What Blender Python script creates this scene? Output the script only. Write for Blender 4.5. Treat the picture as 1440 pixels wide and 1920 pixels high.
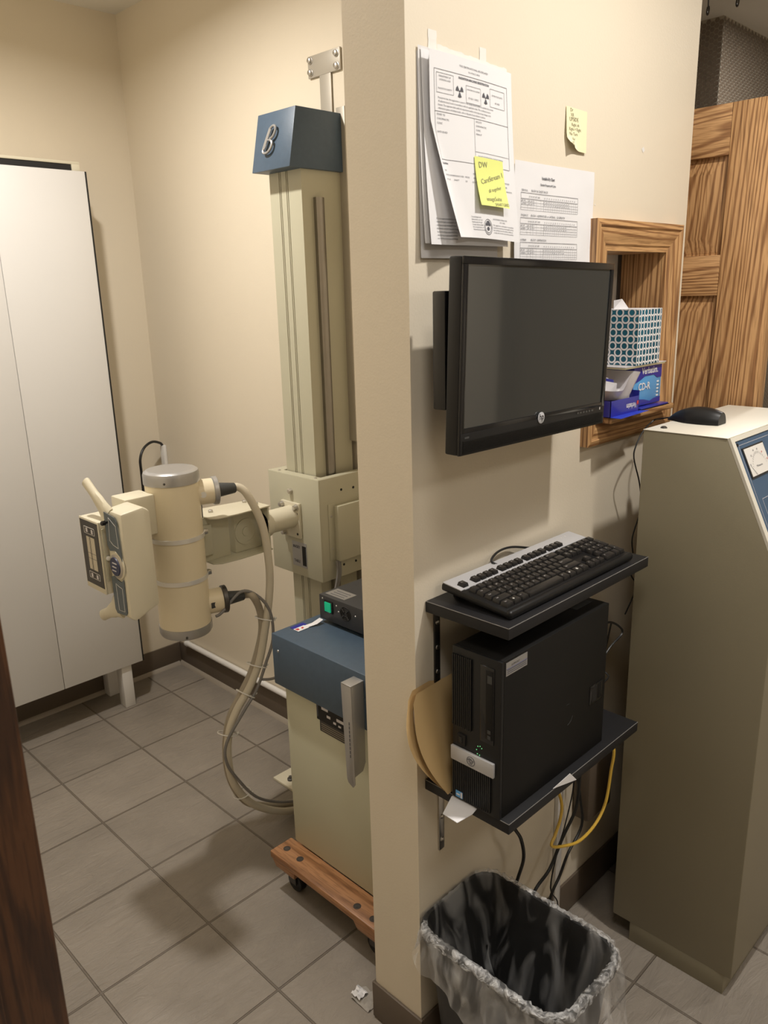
import bpy, bmesh, math, random
from mathutils import Vector, Matrix, noise
random.seed(7)
for o in list(bpy.data.objects): bpy.data.objects.remove(o)
S = bpy.context.scene
COL = S.collection
PI = math.pi

# ------------------------------------------------------------------ camera
cam_d = bpy.data.cameras.new('camera'); cam = bpy.data.objects.new('camera', cam_d); COL.objects.link(cam)
yaw, pit, rol = map(math.radians, (45.2853, 15.6808, -1.5503))
fwd = Vector((math.cos(yaw)*math.cos(pit), math.sin(yaw)*math.cos(pit), -math.sin(pit)))
r0 = Vector((math.sin(yaw), -math.cos(yaw), 0)); u0 = r0.cross(fwd)
rr = math.cos(rol)*r0+math.sin(rol)*u0; uu = -math.sin(rol)*r0+math.cos(rol)*u0
cam.matrix_world = Matrix(((rr.x,uu.x,-fwd.x,0),(rr.y,uu.y,-fwd.y,0),(rr.z,uu.z,-fwd.z,1.655),(0,0,0,1)))
cam_d.sensor_fit = 'VERTICAL'; cam_d.sensor_height = 24.0; cam_d.lens = 24*1478.72/1920
cam_d.clip_start = 0.02
cam_d.dof.use_dof = True; cam_d.dof.focus_distance = 1.9; cam_d.dof.aperture_fstop = 18.5/3.0
S.camera = cam
# ------------------------------------------------------------------ world, lights, exposure
W = bpy.data.worlds.new('world'); S.world = W; W.use_nodes = True
W.node_tree.nodes['Background'].inputs[0].default_value = (.9, .82, .72, 1)
W.node_tree.nodes['Background'].inputs[1].default_value = 0.05
def lamp(name, loc, power, size, color, spread=180):
    l = bpy.data.lights.new(name, 'AREA'); l.shape = 'DISK'; l.size = size; l.energy = power; l.color = color
    l.spread = math.radians(spread)
    o = bpy.data.objects.new(name, l); COL.objects.link(o); o.location = loc
    return o
WARM = (1.0, .955, .895)
lamp('downlight_console', (1.50, .17, 2.665), 19, .08, WARM, 172)
lamp('downlight_tube', (.875, 2.08, 2.665), 20, .08, WARM, 165)
lamp('fill_light_entry', (.38, .10, 2.665), 9.5, .45, WARM)  # added fill for the partition end and near floor, no known fitting
lamp('fill_light_right', (1.22, -1.15, 2.665), 11, .55, WARM)  # added soft fill for the wall below the monitor, not a known lamp
lamp('fill_light_passage', (3.44, .90, 2.665), 16, .12, WARM)  # added lamp, brightens the pillar and ceiling beyond the door
lamp('fill_light_side', (3.2, -.45, 2.665), 9, .12, WARM, 88)  # added to light the unseen side wall mirrored in the monitor
S.view_settings.view_transform = 'Standard'; S.view_settings.look = 'None'
S.view_settings.gamma = 1.0; S.view_settings.use_curve_mapping = False
S.view_settings.exposure = 0.0

# ------------------------------------------------------------------ materials
def new_mat(name):
    m = bpy.data.materials.new(name); m.use_nodes = True
    return m, m.node_tree.nodes, m.node_tree.links, m.node_tree.nodes['Principled BSDF']
def mat(name, col, rough=.5, metal=0, bump=0, bscale=200, var=0, vscale=6, spec=.5, coat=0, emit=None, estr=0, alpha=1, trans=0, aniso=None):
    m, n, l, p = new_mat(name)
    p.inputs['Base Color'].default_value = (*col, 1); p.inputs['Roughness'].default_value = rough
    p.inputs['Metallic'].default_value = metal; p.inputs['Specular IOR Level'].default_value = spec
    p.inputs['Coat Weight'].default_value = coat; p.inputs['Alpha'].default_value = alpha
    p.inputs['Transmission Weight'].default_value = trans
    tc = n.new('ShaderNodeTexCoord')
    if emit: p.inputs['Emission Color'].default_value = (*emit, 1); p.inputs['Emission Strength'].default_value = estr
    if var:
        t = n.new('ShaderNodeTexNoise'); t.inputs['Scale'].default_value = vscale; t.inputs['Detail'].default_value = 5
        mx = n.new('ShaderNodeMix'); mx.data_type = 'RGBA'
        mx.inputs[6].default_value = (*[c*(1-var) for c in col], 1); mx.inputs[7].default_value = (*[min(1, c*(1+var)) for c in col], 1)
        src = tc.outputs['Object']
        if aniso:
            mp = n.new('ShaderNodeMapping'); mp.inputs['Scale'].default_value = aniso; l.new(src, mp.inputs[0]); src = mp.outputs[0]
        l.new(src, t.inputs['Vector']); l.new(t.outputs['Fac'], mx.inputs[0]); l.new(mx.outputs[2], p.inputs['Base Color'])
    if bump:
        t2 = n.new('ShaderNodeTexNoise'); t2.inputs['Scale'].default_value = bscale; t2.inputs['Detail'].default_value = 3
        b = n.new('ShaderNodeBump'); b.inputs['Strength'].default_value = bump; b.inputs['Distance'].default_value = .002
        l.new(tc.outputs['Object'], t2.inputs['Vector']); l.new(t2.outputs['Fac'], b.inputs['Height']); l.new(b.outputs[0], p.inputs['Normal'])
    return m
def wood(name, c1, c2, axis='Z', scale=26, rough=.42, dist=5, coat=.15, stretch=.07):
    m, n, l, p = new_mat(name)
    tc = n.new('ShaderNodeTexCoord'); mp = n.new('ShaderNodeMapping'); l.new(tc.outputs['Object'], mp.inputs[0])
    sc = [1, 1, 1]; sc['XYZ'.index(axis)] = stretch; mp.inputs['Scale'].default_value = sc
    big = n.new('ShaderNodeTexNoise'); big.inputs['Scale'].default_value = 5; big.inputs['Detail'].default_value = 2
    l.new(mp.outputs[0], big.inputs['Vector'])
    add = n.new('ShaderNodeVectorMath'); add.operation = 'MULTIPLY_ADD'
    l.new(big.outputs['Color'], add.inputs[0]); add.inputs[1].default_value = (.22,)*3; l.new(mp.outputs[0], add.inputs[2])
    w = n.new('ShaderNodeTexWave'); w.wave_type = 'BANDS'; w.bands_direction = 'DIAGONAL'
    w.inputs['Scale'].default_value = scale; w.inputs['Distortion'].default_value = dist; w.inputs['Detail'].default_value = 3
    w.inputs['Detail Scale'].default_value = 1.3
    l.new(add.outputs[0], w.inputs['Vector'])
    f = n.new('ShaderNodeTexNoise'); f.inputs['Scale'].default_value = 260; f.inputs['Detail'].default_value = 2
    l.new(mp.outputs[0], f.inputs['Vector'])
    r1 = n.new('ShaderNodeValToRGB'); r1.color_ramp.elements[0].position = .05; r1.color_ramp.elements[1].position = .55
    r1.color_ramp.elements[0].color = (*c2, 1); r1.color_ramp.elements[1].color = (*c1, 1)
    l.new(w.outputs['Fac'], r1.inputs[0])
    r2 = n.new('ShaderNodeValToRGB'); r2.color_ramp.elements[0].position = .36; r2.color_ramp.elements[1].position = .52
    r2.color_ramp.elements[0].color = (.55, .5, .45, 1); r2.color_ramp.elements[1].color = (1, 1, 1, 1)
    l.new(f.outputs['Fac'], r2.inputs[0])
    mx = n.new('ShaderNodeMix'); mx.data_type = 'RGBA'; mx.blend_type = 'MULTIPLY'; mx.inputs[0].default_value = .7
    l.new(r1.outputs[0], mx.inputs[6]); l.new(r2.outputs[0], mx.inputs[7]); l.new(mx.outputs[2], p.inputs['Base Color'])
    p.inputs['Roughness'].default_value = rough; p.inputs['Coat Weight'].default_value = coat; p.inputs['Coat Roughness'].default_value = .3
    b = n.new('ShaderNodeBump'); b.inputs['Strength'].default_value = .25; b.inputs['Distance'].default_value = .001
    l.new(f.outputs['Fac'], b.inputs['Height']); l.new(b.outputs[0], p.inputs['Normal'])
    return m
def tile_mat():
    m, n, l, p = new_mat('slate_look_floor_tile')
    tc = n.new('ShaderNodeTexCoord')
    mp = n.new('ShaderNodeMapping'); mp.inputs['Location'].default_value = (-.8885, -1.6236, 0); l.new(tc.outputs['Object'], mp.inputs[0])
    br = n.new('ShaderNodeTexBrick'); br.offset = 0; br.squash = 1
    br.inputs['Scale'].default_value = 1; br.inputs['Brick Width'].default_value = .309; br.inputs['Row Height'].default_value = .3105
    br.inputs['Mortar Size'].default_value = .0036; br.inputs['Mortar Smooth'].default_value = .35; br.inputs['Bias'].default_value = 0
    br.inputs['Color1'].default_value = (.265, .230, .190, 1); br.inputs['Color2'].default_value = (.305, .265, .220, 1)
    br.inputs['Mortar'].default_value = (.17, .14, .11, 1)
    l.new(mp.outputs[0], br.inputs['Vector'])
    mp2 = n.new('ShaderNodeMapping'); mp2.inputs['Scale'].default_value = (9, 34, 9); mp2.inputs['Rotation'].default_value = (0, 0, .25)
    l.new(tc.outputs['Object'], mp2.inputs[0])
    ns = n.new('ShaderNodeTexNoise'); ns.inputs['Scale'].default_value = 1; ns.inputs['Detail'].default_value = 7; ns.inputs['Roughness'].default_value = .6
    ns.inputs['Distortion'].default_value = .8
    l.new(mp2.outputs[0], ns.inputs['Vector'])
    n2 = n.new('ShaderNodeTexNoise'); n2.inputs['Scale'].default_value = 6; n2.inputs['Detail'].default_value = 4
    l.new(tc.outputs['Object'], n2.inputs['Vector'])
    mx = n.new('ShaderNodeMix'); mx.data_type = 'RGBA'; mx.blend_type = 'MULTIPLY'; mx.inputs[0].default_value = .5
    rm = n.new('ShaderNodeValToRGB'); rm.color_ramp.elements[0].position = .3; rm.color_ramp.elements[1].position = .7
    rm.color_ramp.elements[0].color = (.72, .72, .72, 1); rm.color_ramp.elements[1].color = (1.1, 1.1, 1.1, 1)
    l.new(n2.outputs['Fac'], rm.inputs[0]); l.new(br.outputs['Color'], mx.inputs[6]); l.new(rm.outputs[0], mx.inputs[7])
    l.new(mx.outputs[2], p.inputs['Base Color'])
    p.inputs['Roughness'].default_value = .5
    sub = n.new('ShaderNodeMath'); sub.operation = 'MULTIPLY_ADD'; sub.inputs[1].default_value = -2.2; l.new(br.outputs['Fac'], sub.inputs[0]); l.new(ns.outputs['Fac'], sub.inputs[2])
    b = n.new('ShaderNodeBump'); b.inputs['Strength'].default_value = .8; b.inputs['Distance'].default_value = .007
    l.new(sub.outputs[0], b.inputs['Height']); l.new(b.outputs[0], p.inputs['Normal'])
    return m
def liner_mat(hem=False):
    m, n, l, p = new_mat('bunched_plastic_%s' % hem if hem else 'clear_plastic_liner')
    tc = n.new('ShaderNodeTexCoord')
    v = n.new('ShaderNodeTexNoise'); v.inputs['Scale'].default_value = 11; v.inputs['Detail'].default_value = 2.2; v.inputs['Distortion'].default_value = 1.6
    l.new(tc.outputs['Object'], v.inputs['Vector'])
    b = n.new('ShaderNodeBump'); b.inputs['Strength'].default_value = .7; b.inputs['Distance'].default_value = .012
    l.new(v.outputs['Fac'], b.inputs['Height'])
    p.inputs['Base Color'].default_value = (.8, .8, .8, 1); p.inputs['Roughness'].default_value = .22
    p.inputs['Specular IOR Level'].default_value = .8
    l.new(b.outputs[0], p.inputs['Normal'])
    rm = n.new('ShaderNodeValToRGB'); rm.color_ramp.elements[0].position = .46; rm.color_ramp.elements[1].position = .68
    rm.color_ramp.elements[0].color = (.02,)*3+(1,); rm.color_ramp.elements[1].color = (.30,)*3+(1,)
    l.new(v.outputs['Fac'], rm.inputs[0])
    l.new(rm.outputs[0], p.inputs['Alpha'])
    if hem == 'skirt':
        rm.color_ramp.elements[0].position = .38; rm.color_ramp.elements[0].color = (.10,)*3+(1,); rm.color_ramp.elements[1].color = (.50,)*3+(1,)
        mp = n.new('ShaderNodeMapping'); mp.inputs['Scale'].default_value = (1.4, 1.4, .5); l.new(tc.outputs['Object'], mp.inputs[0]); l.new(mp.outputs[0], v.inputs['Vector'])
    elif hem:   # bunched, many-layered film along the rim
        v.inputs['Scale'].default_value = 42; v.inputs['Detail'].default_value = 3; b.inputs['Distance'].default_value = .010; b.inputs['Strength'].default_value = 1
        rm.color_ramp.elements[0].position = .36; rm.color_ramp.elements[1].position = .72
        rm.color_ramp.elements[0].color = (.10,)*3+(1,); rm.color_ramp.elements[1].color = (.72,)*3+(1,); p.inputs['Roughness'].default_value = .14; p.inputs['Specular IOR Level'].default_value = 1.0
        p.inputs['Base Color'].default_value = (.9, .9, .9, 1)
    else:
        mp = n.new('ShaderNodeMapping'); mp.inputs['Scale'].default_value = (1.3, 1.3, .35); l.new(tc.outputs['Object'], mp.inputs[0]); l.new(mp.outputs[0], v.inputs['Vector'])
    return m
M = {}
M['wall'] = mat('cream_wall_paint', (.77, .685, .545), .5, bump=.12, bscale=260, var=.03, vscale=2)
M['ceil'] = mat('ceiling_paint', (.80, .77, .71), .7, bump=.1, bscale=120)
M['floor'] = tile_mat()
M['base'] = mat('brown_vinyl_base', (.125, .095, .068), .55, var=.1)
M['grout'] = mat('pale_floor_trim', (.36, .31, .25), .6, var=.1)
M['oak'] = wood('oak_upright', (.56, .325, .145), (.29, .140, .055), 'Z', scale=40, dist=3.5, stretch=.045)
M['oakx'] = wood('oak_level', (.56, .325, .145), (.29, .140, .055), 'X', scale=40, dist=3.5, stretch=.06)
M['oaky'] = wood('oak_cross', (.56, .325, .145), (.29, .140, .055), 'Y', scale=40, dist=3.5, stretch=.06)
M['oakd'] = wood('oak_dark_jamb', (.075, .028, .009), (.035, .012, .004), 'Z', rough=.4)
M['maple'] = wood('worn_maple', (.40, .195, .085), (.27, .120, .045), 'Y', scale=9, dist=3, rough=.5)
M['white'] = mat('white_laminate', (.70, .685, .665), .32, var=.015)
M['whitep'] = mat('white_plastic', (.78, .76, .73), .4)
M['cream'] = mat('cream_enamel', (.76, .665, .475), .38, var=.03, vscale=4, bump=.03, bscale=400)
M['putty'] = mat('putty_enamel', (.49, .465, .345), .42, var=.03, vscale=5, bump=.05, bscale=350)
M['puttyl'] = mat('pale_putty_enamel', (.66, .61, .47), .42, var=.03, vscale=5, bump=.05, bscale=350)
M['sage'] = mat('sage_enamel', (.55, .535, .395), .45, var=.05, vscale=4, bump=.05, bscale=300)
M['console'] = mat('console_shaded_enamel', (.265, .232, .155), .42, var=.03, vscale=4, bump=.06, bscale=300)  # same paint as the top, darkened to carry the side's shade
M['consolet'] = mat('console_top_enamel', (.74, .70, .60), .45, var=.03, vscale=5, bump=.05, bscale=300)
M['blue'] = mat('blue_hammered_enamel', (.062, .096, .140), .42, var=.12, vscale=60, bump=.18, bscale=500)
M['bluep'] = mat('blue_panel', (.065, .115, .190), .4, var=.05)
M['bluegrey'] = mat('blue_grey_panel', (.10, .125, .145), .4, var=.05)
M['rail'] = mat('worn_guide_rail_steel', (.30, .28, .25), .3, .9, var=.1, vscale=20)
M['bandm'] = mat('clamp_band_metal', (.78, .76, .72), .36, .45)
M['alu'] = mat('brushed_aluminium', (.62, .60, .57), .32, 1.0, var=.08, vscale=30)
M['alupaint'] = mat('silver_paint', (.42, .41, .40), .34, .55, var=.05, vscale=20)
M['steel'] = mat('zinc_steel', (.55, .53, .50), .35, 1.0, var=.12, vscale=80)
M['dsteel'] = mat('dark_steel', (.10, .095, .09), .4, .8, var=.1, vscale=50)
M['bracketp'] = mat('grey_bracket_paint', (.46, .42, .35), .45, .3)
M['blk'] = mat('black_plastic', (.011, .011, .0115), .38, spec=.35, bump=.05, bscale=900)
M['blkg'] = mat('gloss_black_plastic', (.010, .010, .011), .14)
M['blkm'] = mat('matt_black_metal', (.010, .0095, .009), .5, spec=.22, bump=.05, bscale=900, var=.1, vscale=8)
M['key'] = mat('black_key_plastic', (.018, .017, .017), .36)
M['screen'] = mat('dark_glossy_screen', (.036, .038, .037), .05, spec=1.0)
M['rubber'] = mat('grey_rubber', (.05, .052, .052), .55)
M['shelf'] = mat('charcoal_laminate', (.017, .017, .019), .42, spec=.3, var=.2, vscale=40, bump=.05, bscale=300)
M['shelfe'] = mat('worn_shelf_edge', (.26, .25, .24), .5)
M['silver'] = mat('silver_plastic', (.55, .55, .57), .36, .12)
M['psu'] = mat('charcoal_painted_metal', (.050, .050, .053), .45, .2, var=.06, vscale=30, bump=.06, bscale=500)
M['hv'] = mat('beige_cable_jacket', (.60, .54, .42), .48, var=.03)
M['hv2'] = mat('taupe_cable_jacket', (.36, .31, .23), .48, var=.03)
M['gcable'] = mat('grey_cable_jacket', (.20, .19, .18), .45)
M['bcable'] = mat('black_cable_jacket', (.012, .012, .012), .42)
M['ycable'] = mat('yellow_cable_jacket', (.66, .42, .06), .38)
M['nylon'] = mat('white_nylon', (.75, .73, .68), .4)
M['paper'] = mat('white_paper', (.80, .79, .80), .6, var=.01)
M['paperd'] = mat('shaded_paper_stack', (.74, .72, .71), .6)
M['ink'] = mat('grey_ink', (.085, .085, .10), .7)
M['inkb'] = mat('blue_ink', (.10, .11, .22), .7)
M['pencil'] = mat('pencil_grey', (.27, .25, .15), .7)
M['note'] = mat('yellow_note_paper', (.76, .80, .24), .6)
M['note2'] = mat('pale_yellow_note_paper', (.85, .80, .52), .6)
M['tape'] = mat('masking_tape', (.86, .83, .78), .5, alpha=.92)
M['manila'] = mat('manila_card', (.66, .46, .22), .55, var=.04)
M['darkin'] = mat('gap_shade_and_black', (.010, .009, .008), .7)  # near-black for painted shade in gaps, also for black plates and print
M['red'] = mat('red_print', (.60, .06, .05), .5)
M['navy'] = mat('navy_card', (.020, .024, .30), .32, coat=.2)
M['cobalt'] = mat('bright_blue_card', (.03, .06, .55), .35)
M['sky'] = mat('light_blue_card', (.10, .36, .72), .32, coat=.2)
M['teal'] = mat('teal_print', (.010, .11, .17), .45)
M['purple'] = mat('purple_print', (.030, .036, .085), .4)
M['dish'] = mat('white_dish_plastic', (.66, .63, .64), .3)
M['green'] = mat('lit_green_switch', (.0, .20, .11), .3, emit=(.02, 1, .45), estr=.22)
M['led'] = mat('green_led', (.1, .5, .2), .4, emit=(.3, 1, .4), estr=.5)
M['hex'] = mat('brown_hex_mosaic', (.19, .150, .115), .35, var=.25, vscale=25)
M['hexg'] = mat('pale_mosaic_grout', (.44, .40, .33), .7)
M['glass'] = mat('window_glass', (.74, .70, .62), .08, alpha=.62)  # pale half-opaque tint stands for the bright wall seen beyond
M['bin'] = mat('black_bin_plastic', (.013, .0125, .012), .45)
M['liner'] = liner_mat(); M['hem'] = liner_mat('hem'); M['skirt'] = liner_mat('skirt')
M['plug'] = mat('dark_bolt_recess', (.05, .038, .03), .6)
M['meter'] = mat('meter_face', (.80, .77, .72), .4)
M['grime'] = mat('grey_lint', (.38, .35, .31), .9, var=.2, vscale=120)

# ------------------------------------------------------------------ geometry kit
def bm_text(s, size, bold=0, align='LEFT'):
    cu = bpy.data.curves.new('t', 'FONT'); cu.body = s; cu.size = size; cu.resolution_u = 2; cu.offset = bold
    cu.align_x = align; cu.fill_mode = 'FRONT'
    o = bpy.data.objects.new('t', cu); COL.objects.link(o)
    bpy.context.view_layer.update()
    me = bpy.data.meshes.new_from_object(o.evaluated_get(bpy.context.evaluated_depsgraph_get()))
    bpy.data.objects.remove(o); bpy.data.curves.remove(cu)
    vs = [v.co.copy() for v in me.vertices]; fs = [tuple(p.vertices) for p in me.polygons]
    bpy.data.meshes.remove(me)
    return vs, fs
class MB:
    def __init__(s): s.v = []; s.f = []; s.m = []; s.mats = []
    def mi(s, m):
        if m not in s.mats: s.mats.append(m)
        return s.mats.index(m)
    def add(s, vs, fs, m, xf=None):
        b = len(s.v); i = s.mi(m)
        s.v += [(xf(Vector(v)) if xf else Vector(v)) for v in vs]
        for f in fs: s.f.append(tuple(b+k for k in f)); s.m.append(i)
        return s
    def frombm(s, bm, m, xf=None):
        bm.verts.index_update()
        s.add([v.co.copy() for v in bm.verts], [tuple(v.index for v in f.verts) for f in bm.faces], m, xf); bm.free(); return s
    def box(s, x0, x1, y0, y1, z0, z1, m, bev=0, seg=2, xf=None):
        bm = bmesh.new(); bmesh.ops.create_cube(bm, size=1)
        for v in bm.verts: v.co = Vector((x0+(v.co.x+.5)*(x1-x0), y0+(v.co.y+.5)*(y1-y0), z0+(v.co.z+.5)*(z1-z0)))
        if bev: bmesh.ops.bevel(bm, geom=bm.edges[:], offset=bev, segments=seg, profile=.5, affect='EDGES')
        return s.frombm(bm, m, xf)
    def hexa(s, b, t, m, bev=0, xf=None):   # 4 bottom corners + 4 top corners, counter-clockwise seen from above
        bm = bmesh.new(); vs = [bm.verts.new(p) for p in list(b)+list(t)]
        for f in ((3,2,1,0),(4,5,6,7),(0,1,5,4),(1,2,6,5),(2,3,7,6),(3,0,4,7)): bm.faces.new([vs[i] for i in f])
        if bev: bmesh.ops.bevel(bm, geom=bm.edges[:], offset=bev, segments=2, profile=.5, affect='EDGES')
        return s.frombm(bm, m, xf)
    def prism(s, poly, o, a, b, d, m, bev=0, xf=None):   # polygon in (a,b) axes at o, pushed along vector d
        o = Vector(o); a = Vector(a); b = Vector(b); d = Vector(d)
        bm = bmesh.new()
        lo = [bm.verts.new(o+a*p[0]+b*p[1]) for p in poly]; hi = [bm.verts.new(v.co+d) for v in lo]
        n = len(poly)
        bm.faces.new(lo[::-1]); bm.faces.new(hi)
        for i in range(n): bm.faces.new((lo[i], lo[(i+1) % n], hi[(i+1) % n], hi[i]))
        bmesh.ops.recalc_face_normals(bm, faces=bm.faces[:])
        if bev: bmesh.ops.bevel(bm, geom=bm.edges[:], offset=bev, segments=2, profile=.5, affect='EDGES')
        return s.frombm(bm, m, xf)
    def lathe(s, p0, ax, prof, m, n=32, cap=True, xf=None):  # prof: (distance along axis, radius)
        p0 = Vector(p0); ax = Vector(ax).normalized()
        u = ax.orthogonal().normalized(); w = ax.cross(u)
        vs = []; fs = []
        for (h, r) in prof:
            for k in range(n):
                a = 2*PI*k/n; vs.append(p0+ax*h+(u*math.cos(a)+w*math.sin(a))*r)
        for i in range(len(prof)-1):
            for k in range(n):
                fs.append((i*n+k, i*n+(k+1) % n, (i+1)*n+(k+1) % n, (i+1)*n+k))
        if cap:
            fs.append(tuple(range(n))[::-1]); fs.append(tuple((len(prof)-1)*n+k for k in range(n)))
        return s.add(vs, fs, m, xf)
    def cyl(s, p0, p1, r, m, n=20, bev=0, xf=None):
        p0 = Vector(p0); p1 = Vector(p1); L = (p1-p0).length
        prof = [(0, r), (L, r)] if not bev else [(0, r-bev), (bev*.3, r-bev*.3), (bev, r), (L-bev, r), (L-bev*.3, r-bev*.3), (L, r-bev)]
        return s.lathe(p0, p1-p0, prof, m, n, xf=xf)
    def tube(s, pts, r, m, n=10, xf=None, smooth=6):
        P = [Vector(p) for p in pts]; Q = []
        if smooth:
            for i in range(len(P)-1):
                a = P[max(i-1, 0)]; b = P[i]; c = P[i+1]; d = P[min(i+2, len(P)-1)]
                for k in range(smooth):
                    t = k/smooth
                    Q.append(.5*((2*b)+(c-a)*t+(2*a-5*b+4*c-d)*t*t+(3*b-a-3*c+d)*t**3))
            Q.append(P[-1])
        else: Q = P
        vs = []; fs = []; u = None
        for i, q in enumerate(Q):
            t = (Q[min(i+1, len(Q)-1)]-Q[max(i-1, 0)]).normalized()
            u = t.orthogonal().normalized() if u is None else (u-t*u.dot(t)).normalized()
            w = t.cross(u)
            for k in range(n):
                a = 2*PI*k/n; vs.append(q+(u*math.cos(a)+w*math.sin(a))*r)
        for i in range(len(Q)-1):
            for k in range(n): fs.append((i*n+k, i*n+(k+1) % n, (i+1)*n+(k+1) % n, (i+1)*n+k))
        fs.append(tuple(range(n))[::-1]); fs.append(tuple((len(Q)-1)*n+k for k in range(n)))
        return s.add(vs, fs, m, xf)
    def quad(s, a, b, c, d, m, xf=None): return s.add([a, b, c, d], [(0, 1, 2, 3)], m, xf)
    def grid(s, fn, nu, nv, m, xf=None, flip=False):
        vs = [fn(i/nu, j/nv) for j in range(nv+1) for i in range(nu+1)]
        fs = [(j*(nu+1)+i, j*(nu+1)+i+1, (j+1)*(nu+1)+i+1, (j+1)*(nu+1)+i) for j in range(nv) for i in range(nu)]
        if flip: fs = [f[::-1] for f in fs]
        return s.add(vs, fs, m, xf)
    def text(s, t, size, o, a, b, m, bold=0, align='LEFT', sx=1, xf=None):
        o = Vector(o); a = Vector(a); b = Vector(b)
        vs, fs = bm_text(t, size, bold, align)
        return s.add([o+a*(v.x*sx)+b*v.y for v in vs], fs, m, xf)
    def build(s, name, parent=None, label=None, local=False, smooth=True, angle=35):
        org = Vector((0, 0, 0))
        if parent is not None and not local: org = wloc(parent)
        if parent is None and not local:
            xs = [v.x for v in s.v]; ys = [v.y for v in s.v]; zs = [v.z for v in s.v]
            org = Vector(((min(xs)+max(xs))/2, (min(ys)+max(ys))/2, min(zs)))
        me = bpy.data.meshes.new(name); me.from_pydata([tuple(v-org) for v in s.v], [], s.f)
        for m in s.mats: me.materials.append(M[m])
        me.polygons.foreach_set('material_index', s.m)
        bm = bmesh.new(); bm.from_mesh(me); bm.to_mesh(me); bm.free()
        if smooth:
            me.shade_smooth(); me.set_sharp_from_angle(angle=math.radians(angle))
        me.update()
        o = bpy.data.objects.new(name, me); COL.objects.link(o)
        if parent is not None: o.parent = parent
        else: o.location = org
        if label: o['label'] = label
        return o
def wloc(o):
    v = o.location.copy()
    while o.parent: o = o.parent; v = v+o.location
    return v
def thing(name, label, cat, loc, group=None):
    o = bpy.data.objects.new(name, None); COL.objects.link(o); o.location = loc; o.empty_display_size = .05
    o['label'] = label; o['category'] = cat
    if group: o['group'] = group
    return o
def tag(o, label, cat, group=None):
    o['label'] = label; o['category'] = cat
    if group: o['group'] = group
    return o
def struct(o): o['kind'] = 'structure'; return o
def dup(o, parent):
    c = o.copy(); COL.objects.link(c); c.parent = parent; return c
X, Y, Z = Vector((1, 0, 0)), Vector((0, 1, 0)), Vector((0, 0, 1))
exec_later = []

# ================================================================== SETTING
H = 2.685; YW = .941; YP = 1.083; XE = 1.005; XB = 1.697; YL = 3.086; XW = 2.024
b = MB(); b.box(-1.4, 5.2, -1.8, 3.3, -.05, 0, 'floor'); f = struct(b.build('floor', local=True))
b = MB(); b.box(-1.4, 5.2, -1.8, 3.3, H, H+.05, 'ceil'); struct(b.build('ceiling', local=True))
b = MB(); b.box(.2, XB+.1, YL, YL+.12, 0, H, 'wall'); struct(b.build('wall_left'))
b = MB(); b.box(XB, XB+.11, YP, YL, 0, H, 'wall'); struct(b.build('wall_back'))
# partition with the pass-through opening; a paint chip on its right face
b = MB()
OX0, OX1, OZ0, OZ1 = 1.612, 1.925, 1.352, 1.742
b.box(XE, OX0, YW, YP, 0, H, 'wall'); b.box(OX1, XW, YW, YP, 0, H, 'wall')
b.box(OX0, OX1, YW, YP, 0, OZ0, 'wall'); b.box(OX0, OX1, YW, YP, OZ1, H, 'wall')
b.add([(1.774, YW-.0006, 1.945), (1.783, YW-.0006, 1.951), (1.789, YW-.0006, 1.943), (1.781, YW-.0006, 1.938)], [(3, 2, 1, 0)], 'whitep')
b.add([(1.583, YW-.0006, 1.818), (1.586, YW-.0006, 1.821), (1.588, YW-.0006, 1.817)], [(2, 1, 0)], 'whitep')
struct(b.build('wall_middle'))
# entry wall at the left of the doorway the view looks through, with its dark oak jamb
JX, JY = .232, .770
b = MB(); b.box(.10, .22, .80, YL+.12, 0, H, 'wall'); struct(b.build('wall_entry'))
b = MB()
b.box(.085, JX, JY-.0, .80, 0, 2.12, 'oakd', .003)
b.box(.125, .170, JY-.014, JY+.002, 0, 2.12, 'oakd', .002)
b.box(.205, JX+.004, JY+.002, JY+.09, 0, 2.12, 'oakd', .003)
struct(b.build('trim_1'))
# rest of the rooms around
b = MB(); b.box(-1.4, 5.2, -1.9, -1.8, 0, H, 'wall'); struct(b.build('wall_right'))
b = MB(); b.box(-1.5, -1.4, -1.8, 3.3, 0, H, 'wall'); struct(b.build('wall_rear'))
b = MB(); b.box(2.85, 3.80, -1.12, -1.0, 0, H, 'wall'); struct(b.build('wall_reflected'))  # added unseen wall piece, gives the monitor a bright patch to reflect
b = MB(); b.box(5.2, 5.3, -1.8, 3.3, 0, H, 'wall'); struct(b.build('wall_far'))
b = MB(); b.box(-1.4, 5.2, 3.3, 3.4, 0, H, 'wall'); struct(b.build('wall_outer'))
# baseboards
b = MB(); b.box(XB-.008, XB, YP, YL, 0.004, .107, 'base', .002); b.prism([(0, 0), (-.020, 0), (-.016, .010), (-.008, .016), (0, .016)], (XB, YP, 0), X, Z, (0, YL-YP, 0), 'grout')
struct(b.build('baseboard_back'))
b = MB(); b.box(.23, XB-.009, YL-.008, YL, .004, .107, 'base', .002); b.prism([(0, 0), (-.020, 0), (-.016, .010), (-.008, .016), (0, .016)], (.23, YL, 0), Y, Z, (XB-.25, 0, 0), 'grout')
struct(b.build('baseboard_left'))
b = MB(); b.box(XE-.007, XE, YW-.007, YP+.007, .004, .104, 'base', .002); b.box(XE, XW, YW-.007, YW, .004, .104, 'base', .002); b.box(XE, XB-.02, YP, YP+.007, .004, .104, 'base', .002)
struct(b.build('baseboard_middle'))
# white pipe above the back baseboard
b = MB(); b.cyl((XB-.016, 2.99, .128), (XB-.016, YP+.05, .136), .012, 'whitep', 16); b.lathe((XB-.016, 2.99, .128), (0, 1, 0), [(0, .014), (.014, .014), (.02, .008)], 'whitep', 16)
tag(b.build('pipe'), 'white round pipe running along the wall just above the brown baseboard', 'pipe')

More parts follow.
